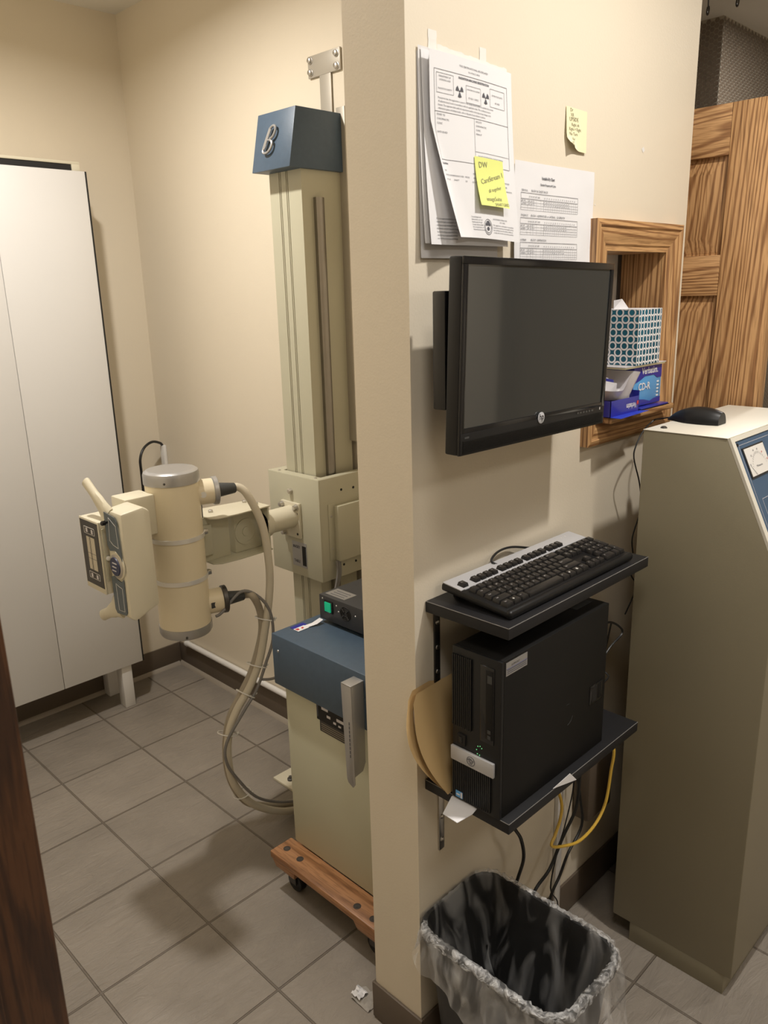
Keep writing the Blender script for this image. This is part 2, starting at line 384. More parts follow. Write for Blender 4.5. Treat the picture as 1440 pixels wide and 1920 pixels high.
# ---- pass-through window with oak casing
w1 = struct(bpy.data.objects.new('window_1', None)); COL.objects.link(w1); w1.location = ((OX0+OX1)/2, YW, OZ0)
CX0, CX1, CZ0, CZ1 = 1.566, 1.972, 1.300, 1.790
PROF = [(0, 0), (0, .020), (.012, .0225), (.016, .018), (.024, .019), (.034, .0165), (.044, .012), (.050, .0125), (.054, .009), (.064, .0095), (.064, 0)]
def casing(side):
    b = MB(); n = len(PROF); vs = []; fs = []
    lw = .064
    for e in (0, 1):
        for (u, d) in PROF:
            if side == 'top': x = (CX0+u) if e == 0 else (CX1-u); z = CZ1-u
            elif side == 'bottom': x = (CX0+u) if e == 0 else (CX1-u); z = CZ0+u
            elif side == 'left': x = CX0+u; z = (CZ0+u) if e == 0 else (CZ1-u)
            else: x = CX1-u; z = (CZ0+u) if e == 0 else (CZ1-u)
            vs.append((x, YW-d, z))
    for i in range(n-1): fs.append((i, i+1, n+i+1, n+i))
    if side in ('top', 'right'): fs = [f[::-1] for f in fs]
    b.add(vs, fs, 'oakx' if side in ('top', 'bottom') else 'oak')
    return b.build('casing', w1)
for sd in ('top', 'bottom', 'left', 'right'): casing(sd)
b = MB(); t = .016
b.box(OX0, OX0+t, YW-.006, YP+.004, OZ0, OZ1, 'oak'); b.box(OX1-t, OX1, YW-.006, YP+.004, OZ0, OZ1, 'oak'); b.box(OX0+t, OX1-t, YW-.006, YP+.004, OZ1-t, OZ1, 'oaky')
b.build('jamb_lining', w1)
b = MB(); b.box(OX0+.002, OX1-.002, YW-.050, YP+.004, OZ0-.002, OZ0+.012, 'oakx', .003); b.build('window_sill', w1)
b = MB(); b.box(OX0+t, OX1-t, YP-.030, YP-.025, OZ0+.012, OZ1-t, 'glass'); b.build('pane', w1)
b = MB(); b.box(OX1-t-.012, OX1-t, YP-.034, YP-.020, OZ0+.012, OZ1-t, 'dsteel'); b.box(OX0+t, OX0+t+.012, YP-.034, YP-.020, OZ0+.012, OZ1-t, 'dsteel'); b.build('pane_frame', w1)

# ---- oak panelled door standing behind the wall end
d1 = struct(bpy.data.objects.new('door_1', None)); COL.objects.link(d1)
DX, DY0, DY1, DZ = 2.10, .752, 1.56, 2.073
d1.location = (DX, DY0, 0)
st = .128; rails = [(0.012, .23), (.90, 1.02), (1.455, 1.545) if False else (1.62, 1.72), (1.955, DZ)]
b = MB(); b.box(DX, DX+.04, DY0, DY0+st, .012, DZ, 'oak', .002); b.build('stile', d1)
b = MB(); b.box(DX, DX+.04, DY1-st, DY1, .012, DZ, 'oak', .002); b.build('stile', d1)
b = MB(); b.box(DX, DX+.04, (DY0+DY1)/2-.05, (DY0+DY1)/2+.05, .23, 1.955, 'oak', .002); b.build('muntin', d1)
for z0, z1 in rails:
    b = MB(); b.box(DX+.0005, DX+.0395, DY0+st, DY1-st, z0, z1, 'oaky', .002); b.build('rail', d1)
for i in range(3):
    z0, z1 = rails[i][1], rails[i+1][0]
    for (y0, y1) in ((DY0+st, (DY0+DY1)/2-.05), ((DY0+DY1)/2+.05, DY1-st)):
        b = MB()
        b.box(DX+.014, DX+.030, y0, y1, z0, z1, 'oak')
        q = .042; g = .006
        lo = [(DX+.0135, y0+g, z0+g), (DX+.0135, y1-g, z0+g), (DX+.0135, y1-g, z1-g), (DX+.0135, y0+g, z1-g)]
        hi = [(DX+.004, y0+q, z0+q), (DX+.004, y1-q, z0+q), (DX+.004, y1-q, z1-q), (DX+.004, y0+q, z1-q)]
        b.add(lo+hi, [(4, 7, 6, 5), (0, 4, 5, 1), (1, 5, 6, 2), (2, 6, 7, 3), (3, 7, 4, 0)], 'oak')
        b.build('door_panel', d1)

# ---- mosaic-clad pillar in the dim room beyond the door
b = MB(); PX, PY = 3.53, 1.545
b.box(PX, 5.2, PY, 3.3, 0, H, 'hexg')
R = .0118; dz = R*math.sqrt(3); du = R*1.5
def pil(u):    # u<0 on the -X face, u>0 on the -Y face
    return (Vector((PX, PY-u, 0)), Vector((-1, 0, 0)), Vector((0, -1, 0))) if u < 0 else (Vector((PX+u, PY, 0)), Vector((0, -1, 0)), Vector((1, 0, 0)))
c = 0
for k in range(-40, 94):
    u = (k+.5)*du
    o, nn, tt = pil(u)
    for j in range(int((H-.02)/dz)):
        z = H-R-j*dz-(dz/2 if k % 2 else 0)
        if z > H-R*.9: continue
        vs = [o+nn*.0015+tt*(math.cos(a*PI/3)*R*.86)+Z*(z+math.sin(a*PI/3)*R*.86) for a in range(6)]
        b.add(vs, [(0, 1, 2, 3, 4, 5)], 'hex')
struct(b.build('wall_pillar', smooth=False))
RY0, RZ0, RY1, RZ1 = 1.198, 2.432, 1.110, 2.434
# hanging hook chains from the ceiling of the room beyond
for (hx, hy, hz, lab) in ((2.62, RY0, RZ0, 'small metal ring chain hanging by the cream wall edge above the oak door'),
                          (2.62, RY1, RZ1, 'small metal ring hanging from the ceiling right of the ring chain')):
    b = MB()
    zt = hz; first = True
    while zt < H-.02:
        r = .011 if first else .008
        pts = [(hx+r*math.cos(a*PI/6)*(.7 if int(zt*1000) % 2 else .7), hy+r*math.cos(a*PI/6)*.6, zt+r+r*math.sin(a*PI/6)) for a in range(13)]
        b.tube(pts, .0026, 'dsteel', 6, smooth=0)
        if first: b.tube([(hx, hy, zt+2*r-.001), (hx+.003, hy+.002, zt+2*r+.02), (hx, hy, zt+2*r+.037)], .0022, 'dsteel', 6); zt += 2*r+.035
        else: b.tube([(hx, hy, zt+2*r-.001), (hx, hy, zt+2*r+.03)], .002, 'dsteel', 6); zt += 2*r+.028
        first = False
    b.cyl((hx, hy, zt-.004), (hx, hy, H), .003, 'dsteel', 8)
    tag(b.build('hanging_ring'), lab, 'ring')

# ================================================================== CABINET
YC = 2.87; cb = thing('storage_cabinet', 'tall narrow white two door cabinet on legs at left', 'cabinet', (1.06, YC+.1, 0))
XD0, XM, XR, ZB, ZT = .40, 1.063, 1.396, .189, 2.088
b = MB(); b.box(XD0+.01, XR-.004+.012, YC+.021, YL-.004, ZB+.008, ZT-.004, 'darkin');  # case coloured near-black so the gaps around the doors look shaded
b.box(XD0+.01, XR-.006, YC+.035, YL-.004, ZT-.004, ZT+.004, 'whitep')
b.build('cabinet_body', cb)
b = MB(); b.box(XR+.0003, XR+.0065, YC+.001, YC+.019, ZB, ZT, 'darkin'); b.build('edge_shade_strip', cb, 'dark strip standing for the shaded gap at the right door edge')  # no real seal: dark strip painting the shade of the door gap
b = MB()
b.box(XD0, XR-.034, YC+.028, YC+.034, ZT-.006, ZT+.024, 'darkin')  # solid dark strip in place of the shade under the top rail
b.build('top_shade_strip', cb, 'dark strip standing for the shaded gap along the cabinet top')
b = MB(); b.box(XD0, XR-.004, YC+.024, YL-.004, ZT+.024, ZT+.034, 'puttyl', .002); b.box(XR-.034, XR-.004, YC+.024, YC+.04, ZT-.004, ZT+.026, 'puttyl', .002); b.build('top_rail', cb)
for (x0, x1) in ((.73, XM-.001), (XM+.001, XR), (XD0, .728)):
    b = MB(); b.box(x0, x1, YC, YC+.018, ZB, ZT, 'white', .0012); b.build('cabinet_door', cb)
for x0, y0 in ((XR-.092, YC+.010), (XR-.092, YL-.062), (XD0+.05, YC+.010), (XD0+.05, YL-.062)):
    b = MB(); b.box(x0, x0+.045, y0, y0+.05, 0, ZB+.012, 'putty' if False else 'whitep', .003); b.build('leg', cb)
b = MB(); b.box(XD0+.02, XR-.02, YC+.022, YL-.03, ZB-.004, ZB+.008, 'whitep'); b.build('bottom_board', cb)

# ================================================================== X-RAY TUBE STAND
CY = 1.900
xs = thing('x_ray_tube_stand', 'tall beige X-ray column with blue cap and cylindrical tube head on its arm', 'medical equipment', (1.55, CY, 0))
# base plate
b = MB(); b.box(1.416, 1.68, CY-.123, CY+.123, 0, .010, 'puttyl', .002); bp = b.build('base_plate', xs)
b = MB(); b.lathe((1.448, CY+.065, .010), Z, [(0, .011), (.006, .011), (.008, .006), (.014, .006), (.015, .004)], 'dsteel', 16); b.build('bolt', bp)
# column: front with two ribbed grooves
def groove_profile():
    w = .0715; pts = [(-w, 0)]
    for gx in (-.0265, -.020, .0055, .012):
        pts += [(gx-.0016, 0), (gx-.0010, .007), (gx+.0010, .007), (gx+.0016, 0)]
    pts += [(w, 0), (w, .155), (-w, .155)]
    return pts
b = MB(); b.prism([(x, y) for x, y in groove_profile()], (1.52, CY, .010), (0, -1, 0), X, (0, 0, 2.0), 'putty'); b.build('column', xs)
b = MB(); b.prism([(0, 0), (.030, 0), (.030, .012), (.022, .016), (.008, .016), (0, .012)], (1.562, CY-.0715, .03), X, (0, -1, 0), (0, 0, 1.885), 'rail'); b.build('guide_rail', xs)
# blue cap, tapered, with a script letter
b = MB()
fb, ft, wb, wt = 1.470, 1.503, .0855, .0840
b.hexa([(fb, CY-wb, 1.988), (1.688, CY-wb, 1.988), (1.688, CY+wb, 1.988), (fb, CY+wb, 1.988)],
       [(ft, CY-wt, 2.143), (1.688, CY-wt, 2.143), (1.688, CY+wt, 2.143), (ft, CY+wt, 2.143)], 'blue', .0015)
cap = b.build('column_cap', xs)
n_ = Vector((-(2.143-1.988), 0, ft-fb)).normalized(); up_ = Vector((ft-fb, 0, 2.143-1.988)).normalized()
ec = Vector(((fb+ft)/2-.003, CY+.004, 2.066))+n_*.005
def em(u, v): return ec+Vector((0, -1, 0))*(u+.28*v)+up_*v
pts = [em(*p) for p in ((-.013, .030), (-.016, .010), (-.019, -.010), (-.020, -.026), (-.012, -.034), (.004, -.033), (.014, -.022), (.012, -.008), (.000, .000), (.010, .008), (.014, .020), (.010, .032), (-.002, .036), (-.013, .030))]
b = MB(); b.tube(pts, .0036, 'alupaint', 8); b.tube([em(-.008, .028), em(-.013, .0), em(-.016, -.024)], .0024, 'alupaint', 8); b.tube([em(-.012, .0), em(0, .0)], .0024, 'alupaint', 8)
b.build('emblem', cap, 'raised silver script letter B')
# wall bracket
b = MB(); b.box(XB-.008, XB-.002, 1.834, 1.974, 2.262, 2.320, 'bracketp', .001); b.box(XB-.007, XB-.0025, 1.877, 1.926, 2.0, 2.263, 'bracketp', .001); wb_ = b.build('wall_bracket', xs)
for yy, zz in ((1.962, 2.308), (1.962, 2.276), (1.848, 2.306), (1.848, 2.274)):
    b = MB(); b.lathe((XB-.008, yy, zz), (-1, 0, 0), [(0, .0105), (.0015, .0105), (.002, .0075), (.008, .0070), (.009, .005)], 'steel', 14); b.build('bolt', wb_)
b = MB(); b.box(XB-.030, XB-.001, 1.800, 1.835, 1.2, 2.16, 'bracketp', .001); b.build('rear_channel', xs)
# carriage
CF = 1.485; cz0, cz1 = .782, 1.110; cy0, cy1 = CY-.122, CY+.126
b = MB()
t = .006
b.box(CF, CF+t, cy0, cy1, cz0, cz1, 'putty', .002)
b.box(CF+t-.001, 1.685, cy0, cy0+t, cz0, cz1, 'putty', .002); b.box(CF+t-.001, 1.685, cy1-t, cy1, cz0, cz1, 'putty', .002)
b.box(CF+.002, CF+.030, cy0+.002, cy1-.002, cz1-.006, cz1+.0005, 'putty'); b.box(CF+.03, 1.685, cy0+.002, CY-.098, cz1-.006, cz1+.0005, 'putty'); b.box(CF+.03, 1.685, CY+.082, cy1-.002, cz1-.006, cz1+.0005, 'putty')
b.box(CF+.012, 1.684, cy0+.008, cy1-.008, cz1-.030, cz1-.026, 'darkin')  # dark sheet added inside so the slot around the column looks shaded
ca = b.build('carriage', xs)
b = MB(); b.box(1.540, 1.690, cy0-.022, cy0-.0005, .842, 1.022, 'putty', .004); b.box(1.518, 1.545, cy0-.003, cy0, .846, 1.028, 'putty', .001); b.build('side_cover', ca)
for (px, pz) in ((1.576, 1.065), (1.627, 1.063), (1.575, .820), (1.627, .819), (1.528, .99), (1.528, .885)):
    b = MB(); b.lathe((px, cy0-(.003 if px < 1.53 else 0), pz), (0, -1, 0), [(0, .004), (.0012, .004), (.0018, .002)], 'steel' if px < 1.53 else 'darkin', 12); b.build('screw', ca)
for (yy, xx) in ((cy1-.04, CF+.016), (cy0+.03, CF+.016)):
    b = MB(); b.lathe((xx, yy, cz1), Z, [(0, .005), (.002, .0045), (.003, .002)], 'steel', 12); b.build('screw', ca)
b = MB(); b.lathe((CF, 1.912, 1.058), (-1, 0, 0), [(0, .009), (.010, .009), (.012, .006)], 'bracketp', 6); b.build('stop_bolt', ca)
b = MB(); b.box(CF-.0012, CF, 1.850, 1.921, .812, .894, 'alupaint'); b.box(CF-.0018, CF-.0010, 1.853, 1.871, .819, .884, 'darkin')
b.text('BUCKY', .0125, (CF-.0016, 1.916, .873), (0, -1, 0), Z, 'ink', .0004, sx=.85); b.text('TABLE', .0125, (CF-.0016, 1.913, .825), (0, -1, 0), Z, 'ink', .0004, sx=.85)
b.build('slide_sign', ca, 'metal plate reading BUCKY and TABLE')
# arm with flange
az = .977; ay = 1.908
b = MB(); b.box(CF-.010, CF, 1.866, 1.956, .910, 1.024, 'puttyl', .002)
fl = b.build('arm_flange', xs)
for yy, zz in ((1.947, 1.012), (1.877, 1.012), (1.942, .921)):
    b = MB(); b.lathe((CF-.010, yy, zz), (-1, 0, 0), [(0, .010), (.002, .010), (.003, .008), (.012, .0075), (.013, .005)], 'steel', 14); b.build('bolt', fl)
for yy, zz in ((1.947, .990), (1.877, .990), (1.878, .924)):
    b = MB(); b.lathe((CF-.010, yy, zz), (-1, 0, 0), [(0, .0042), (.0008, .0042)], 'darkin', 12); b.build('bolt_hole', fl)
b = MB(); b.lathe((1.36, ay, az), X, [(0, .040), (.006, .042), (.020, .042), (.026, .036), (.115, .036)], 'puttyl', 32); b.build('arm', xs)
# yoke: U-shaped bracket between arm and tube
b = MB()
pl = [(1.165, ay-.024), (1.165, ay+.075), (1.215, ay+.088), (1.362, ay+.060), (1.366, ay-.044), (1.245, ay-.046), (1.185, ay-.040)]
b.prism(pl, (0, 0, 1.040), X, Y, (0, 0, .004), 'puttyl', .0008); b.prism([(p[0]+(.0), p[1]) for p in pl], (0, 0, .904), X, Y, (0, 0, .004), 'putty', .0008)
b.box(1.360, 1.366, ay-.036, ay+.055, .905, 1.043, 'putty', .001)
yk = b.build('yoke', xs)
b = MB(); b.box(1.264, 1.360, ay+.004, ay+.05, .908, 1.040, 'putty', .002); b.lathe((1.305, ay+.004, .968), (0, -1, 0), [(0, .040), (.0025, .040), (.003, .032), (.0015, .032), (.0015, .014), (.004, .014)], 'putty', 28); b.build('pivot_block', yk)
b = MB(); b.box(1.135, 1.246, ay+.004, ay+.009, .908, 1.040, 'putty', .001); b.box(1.120, 1.180, ay-.008, ay+.05, .93, 1.02, 'putty', .002); b.build('saddle', yk)
for (px, py) in ((1.345, ay+.0), (1.335, ay+.045), (1.205, ay+.03)):
    b = MB(); b.lathe((px, py, 1.044), Z, [(0, .007), (.006, .007), (.008, .004)], 'steel', 12); b.build('bolt', yk)
# tube housing
TX, TY, TR = 1.068, 1.900, .0725
tz0, tz1 = .722, 1.204
b = MB(); b.lathe((TX, TY, tz0+.02), Z, [(0, TR), (tz1-tz0-.04, TR)], 'cream', 56); th = b.build('tube_housing', xs)
b = MB(); b.lathe((TX, TY, tz1-.036), Z, [(0, TR+.003), (.024, TR+.003), (.031, TR+.0005), (.0355, TR-.006), (.037, TR-.012), (.0362, 0.03), (.036, .001)], 'alupaint', 56); b.build('end_cap', th)
b = MB(); b.lathe((TX, TY, tz0+.032), (0, 0, -1), [(0, TR+.002), (.020, TR+.002), (.028, TR-.002), (.032, TR-.010), (.033, TR-.016), (.033, .001)], 'alupaint', 56); b.build('end_cap', th)
for z in (1.014, .893):
    b = MB(); b.lathe((TX, TY, z-.0065), Z, [(0, TR+.0005), (.0005, TR+.003), (.0125, TR+.003), (.013, TR+.0005)], 'bandm', 56, cap=False)
    b.box(TX+.062, TX+.078, TY-.036, TY-.022, z-.0065, z+.0065, 'alu', .001)
    b.build('band', th, 'bright metal clamp band')
for (aa, zz) in ((-2.35, 1.178), (-2.1, .735), (-.3, 1.178)):
    b = MB(); p = Vector((TX+(TR+.002)*math.cos(aa), TY+(TR+.002)*math.sin(aa), zz)); b.lathe(p, (math.cos(aa), math.sin(aa), 0), [(0, .0035), (.002, .003), (.003, .001)], 'dsteel', 10); b.build('screw', th)
sa = math.radians(20); sd = Vector((math.cos(sa), -math.sin(sa), 0)); tc_ = Vector((TX, TY, 0))
SOCK = []
for z in (1.128, .802):
    b = MB(); p = tc_+Z*z
    b.lathe(p+sd*.040, sd, [(0, .036), (.073, .036)], 'cream', 36); so = b.build('cable_socket', xs)
    b = MB(); b.lathe(p+sd*.108, sd, [(0, .038), (.002, .0405), (.013, .0405), (.015, .038), (.016, .020)], 'dsteel' if z < 1 else 'alupaint', 36); b.build('lock_ring', so)
    b = MB(); b.lathe(p+sd*.122, sd, [(0, .021), (.006, .0205), (.050, .0145), (.053, .012)], 'rubber', 24); b.build('cable_boot', so)
    b = MB(); q = p+sd*.080+Vector((-.45, -.89, 0)).normalized()*.0355
    if z > 1: b.lathe(q, Vector((-.45, -.89, 0)), [(0, .0085), (.0012, .0085)], 'nylon', 20)
    else: b.box(q.x-.006, q.x+.006, q.y-.002, q.y+.0015, z-.008, z+.008, 'rubber')
    b.build('polarity_tag', so)
    SOCK.append(p+sd*.172)
# mount block, collimator and control head
b = MB(); b.box(.915, 1.000, 1.876, 1.955, 1.040, 1.150, 'puttyl', .004); b.build('port_block', xs)
kx = .822
b = MB(); b.box(kx+.002, .925, 1.842, 1.948, .925, 1.117, 'puttyl', .003)
col = b.build('collimator', xs)
b = MB()
b.box(kx-.002, kx+.002, 1.842, 1.948, .925, 1.117, 'puttyl', .001); b.box(kx-.003, kx-.0015, 1.8465, 1.943, .940, 1.112, 'dsteel')
b.box(kx-.0038, kx-.0028, 1.870, 1.914, .982, 1.070, 'hv')
for z in (1.0265, 1.012): b.box(kx-.0045, kx-.0036, 1.870, 1.914, z-.0002, z+.0002, 'ink')
for y in (1.892, 1.8965): b.box(kx-.0045, kx-.0036, y-.0002, y+.0002, .982, 1.070, 'ink')
for (y0, y1, z0, z1) in ((1.864, 1.921, 1.078, 1.0786), (1.864, 1.921, 1.0955, 1.0961), (1.864, 1.8646, 1.078, 1.096), (1.9204, 1.921, 1.078, 1.096), (1.864, 1.921, .957, .9576), (1.864, 1.921, .9735, .9741), (1.864, 1.8646, .957, .974), (1.9204, 1.921, .957, .974)):
    b.box(kx-.0042, kx-.0028, y0, y1, z0, z1, 'nylon')
b.box(kx-.0042, kx-.0028, 1.902, 1.911, 1.082, 1.093, 'dish'); b.box(kx-.0042, kx-.0028, 1.873, 1.882, 1.081, 1.092, 'dish'); b.box(kx-.0042, kx-.0028, 1.902, 1.911, .960, .970, 'dish'); b.box(kx-.0042, kx-.0028, 1.873, 1.882, .960, .970, 'dish')
b.build('light_window_plate', col, 'dark face plate with crosshair window')
b = MB(); b.lathe((kx+.012, 1.842, 1.022), (0, -1, 0), [(0, .006), (.008, .006), (.010, .003)], 'nylon', 14); b.build('white_knob', col)
b = MB(); b.box(kx+.004, kx+.010, 1.837, 1.842, .96, 1.10, 'putty', .001); b.build('filter_rail', col)
hx0, hx1, hy0, hy1, hz0, hz1 = .835, .918, 1.752, 1.838, .868, 1.150
b = MB(); b.prism([(hx0, hz0+.012), (hx0+.014, hz0), (hx1, hz0+.028), (hx1, hz1-.006), (hx1-.018, hz1+.008), (hx0+.004, hz1)], (0, hy0, 0), X, Z, (0, hy1-hy0, 0), 'puttyl', .007)
ch = b.build('control_head', xs)
b = MB()
b.prism([(1.759, .966+.058), (1.766, 1.130), (1.776, 1.140), (1.829, 1.146), (1.829, 1.060), (1.818, 1.046), (1.790, 1.052), (1.768, 1.040)], (hx0-.001, 0, 0), Y, Z, (-.0012, 0, 0), 'bluegrey')
b.prism([(1.765, .982), (1.765, .892), (1.772, .884), (1.820, .878), (1.829, .888), (1.829, .975), (1.812, .982), (1.790, .972), (1.776, .972)], (hx0-.001, 0, 0), Y, Z, (-.0012, 0, 0), 'bluegrey')
def outline(pts, r=.0006):
    b.tube([(hx0-.0026, y, z) for y, z in pts]+[(hx0-.0026, *pts[0])], r, 'nylon', 5, smooth=0)
outline([(1.770, 1.062), (1.772, 1.118), (1.806, 1.135), (1.812, 1.075), (1.796, 1.066)]); outline([(1.776, .955), (1.776, .893), (1.806, .890), (1.808, .962), (1.792, .957)])
b.build('switch_panel', ch, 'blue-grey switch panels with white outlines')
b = MB(); dc = (hx0+.001, 1.790, 1.012)
b.lathe(dc, (-1, 0, 0), [(0, .036), (.003, .0355), (.004, .032)], 'puttyl', 36); b.lathe((dc[0]-.004, *dc[1:]), (-1, 0, 0), [(0, .031), (.0015, .031), (.003, .028)], 'steel', 36); b.lathe((dc[0]-.007, *dc[1:]), (-1, 0, 0), [(0, .0245), (.003, .0235)], 'purple', 30)
for k in range(3): b.box(dc[0]-.0108, dc[0]-.0099, 1.777+.003*k, 1.799+.002*k, 1.020-.010*k, 1.0225-.010*k, 'dish')
b.build('angle_dial', ch)
for sg, zt, zb in ((1, 1.205, 1.126), (-1, .838, .894)):
    b = MB()
    p0 = Vector((hx0+.010, 1.828, zb)); p1 = Vector((hx0+.010, 1.862, zb+(zt-zb)*.38)); p2 = Vector((hx0+.009, 1.898, zb+(zt-zb)*.72)); p3 = Vector((hx0+.008, 1.930, zt))
    vs = []; fs = []; N = 10; n = 12
    Ps = [p0, p1, p2, p3]; rad = [.036, .022, .0150, .0155]
    for i in range(N+1):
        t = i/N*3; k = min(int(t), 2); fr = t-k; fr2 = fr*fr*(3-2*fr)
        c = Ps[k].lerp(Ps[k+1], fr); r = rad[k]+(rad[k+1]-rad[k])*fr2
        tg = (p3-p0).normalized(); u = X; w = tg.cross(u)
        for q in range(n):
            a = 2*PI*q/n; vs.append(c+u*math.cos(a)*min(r, .011)*.9+w*math.sin(a)*r)
    for i in range(N):
        for q in range(n): fs.append((i*n+q, i*n+(q+1) % n, (i+1)*n+(q+1) % n, (i+1)*n+q))
    fs.append(tuple(range(n))[::-1]); fs.append(tuple(N*n+q for q in range(n)))
    b.add(vs, fs, 'puttyl'); b.build('handle', ch)
b = MB(); b.lathe((hx0-.002, 1.812, 1.122), (-1, 0, 0), [(0, .003), (.006, .003), (.007, .006), (.016, .006), (.018, .004)], 'blkg', 16); b.build('toggle_switch', ch)
b = MB(); b.tube([(1.152, 1.90, 1.085), (1.152, 1.90, 1.046)], .0035, 'bcable', 8, smooth=0); b.build('wire', xs)

# ---- raceway stub in the corner with a loop of black flex
b = MB(); b.box(XB-.016, XB-.001, 3.030, 3.062, .86, 1.040, 'whitep', .003); tag(b.build('cable_channel'), 'white plastic cable channel at the wall corner behind the tube head', 'cable channel')
b = MB(); b.tube([(1.686, 3.046, 1.038), (1.672, 3.040, 1.052), (1.625, 3.020, 1.066), (1.575, 3.0, 1.050), (1.548, 2.99, 1.010), (1.546, 2.99, .95), (1.550, 3.0, .80)], .0055, 'bcable', 10)
tag(b.build('wall_cable'), 'black cable arching out of the white channel in the wall corner', 'cable')

# ================================================================== HIGH-VOLTAGE CABLES
def P(*p): return [Vector(q) for q in p]
s0, s1 = SOCK
c1 = [s0-sd*.02, s0+sd*.012]+P((1.262, 1.822, 1.098), (1.292, 1.808, 1.010), (1.304, 1.805, .896), (1.298, 1.804, .800), (1.272, 1.803, .690), (1.243, 1.803, .596), (1.200, 1.803, .525), (1.152, 1.803, .474), (1.120, 1.806, .412), (1.108, 1.806, .330), (1.121, 1.806, .235), (1.172, 1.806, .143), (1.248, 1.806, .074), (1.330, 1.802, .030), (1.43, 1.785, .020), (1.52, 1.72, .020), (1.60, 1.64, .035))
c2 = [s1-sd*.02, s1+sd*.010]+P((1.243, 1.812, .803), (1.268, 1.818, .752), (1.272, 1.818, .690), (1.255, 1.820, .628), (1.222, 1.820, .560), (1.180, 1.820, .505), (1.138, 1.826, .440), (1.118, 1.830, .345), (1.124, 1.830, .240), (1.168, 1.828, .140), (1.245, 1.830, .080), (1.33, 1.826, .045), (1.43, 1.81, .020), (1.52, 1.76, .020), (1.60, 1.67, .035))
b = MB(); b.tube(c1, .0115, 'hv', 14); k1 = tag(b.build('high_voltage_cable'), 'thick beige cable looping from the upper socket of the tube head to the floor', 'cable', 'cables of the X-ray tube')
b = MB(); b.tube(c2, .0110, 'hv2', 14); k2 = tag(b.build('high_voltage_cable'), 'thick taupe cable looping from the lower socket of the tube head', 'cable', 'cables of the X-ray tube')
c3 = P((1.130, 1.838, .768), (1.150, 1.835, .775), (1.215, 1.826, .822), (1.262, 1.806, .795), (1.288, 1.792, .740), (1.285, 1.785, .66), (1.252, 1.786, .588), (1.214, 1.786, .520), (1.160, 1.783, .470), (1.098, 1.788, .395), (1.090, 1.788, .335), (1.118, 1.788, .268), (1.180, 1.786, .170), (1.262, 1.790, .105), (1.35, 1.77, .07), (1.45, 1.72, .02), (1.60, 1.60, .04))
b = MB(); b.tube(c3, .0045, 'gcable', 10); tag(b.build('control_cable'), 'thin dark grey cable bundled along the thick beige tube cables', 'cable', 'cables of the X-ray tube')
c4 = P((1.335, 1.775, .842), (1.327, 1.77, .80), (1.262, 1.76, .60), (1.235, 1.782, .562), (1.190, 1.782, .500), (1.148, 1.782, .455), (1.125, 1.784, .395), (1.126, 1.786, .32), (1.138, 1.786, .250), (1.190, 1.786, .150), (1.27, 1.786, .085), (1.36, 1.76, .05), (1.55, 1.62, .03))
# zip ties
for i, (c, ax, lab) in enumerate((((1.281, 1.812, .720), (-.30, 0, -1), 'white cable tie around the tube cables, upper one of five'), ((1.236, 1.808, .585), (-.4, 0, -1), 'white cable tie on the tube cables level with the lid, second from top'),
                     ((1.187, 1.806, .510), (-.6, 0, -.8), 'white cable tie on the tube cables just below lid level, middle one of five'), ((1.118, 1.812, .405), (-.25, 0, -1), 'white cable tie where the tube cables begin to fan apart'), ((1.150, 1.812, .185), (.5, 0, -.8), 'white cable tie near the floor bend of the tube cables'))):
    a = Vector(ax).normalized(); u = a.orthogonal().normalized(); w = a.cross(u)
    if abs(u.y) < abs(w.y): u, w = w, u
    b = MB(); c = Vector(c)
    b.tube([c+Y*.0+u*(math.cos(q*PI/8)*.030)+w*(math.sin(q*PI/8)*.019) for q in range(17)], .0019, 'nylon', 6, smooth=0)
    b.box(c.x+.018, c.x+.026, c.y-.024, c.y-.017, c.z-.003, c.z+.003, 'nylon', .001)
    tag(b.build('cable_tie'), lab, 'cable tie', 'cable ties on the tube cables')
# cable from the carriage side cover down behind the black box
b = MB()
for o in (0, .007, .013): b.tube([(1.535+o, cy0-.012, .845), (1.528+o, cy0-.02, .80), (1.512+o*.6, cy0-.022, .752), (1.495+o*.5, cy0-.02, .72), (1.47+o*.4, cy0-.01, .68), (1.44, cy0, .61), (1.415, cy0+.01, .52)], .0036, 'gcable', 8)
cc = b.build('carriage_cable'); tag(cc, 'grey ribbon of wires dropping from the column carriage behind the black box', 'cable')
b = MB(); b.lathe((1.506, cy0-.030, .755), (0, -1, 0), [(0, .004), (.006, .004), (.008, .002)], 'nylon', 12); b.build('cable_tie', cc)
b = MB(); b.tube([(1.232, 1.79, .545), (1.262, 1.76, .548), (1.30, 1.72, .58), (1.34, 1.66, .60), (1.37, 1.60, .60)], .0042, 'gcable', 8); tag(b.build('short_cable'), 'short grey cable running from the tube cables behind the blue-lidded tank', 'cable', 'cables of the X-ray tube')

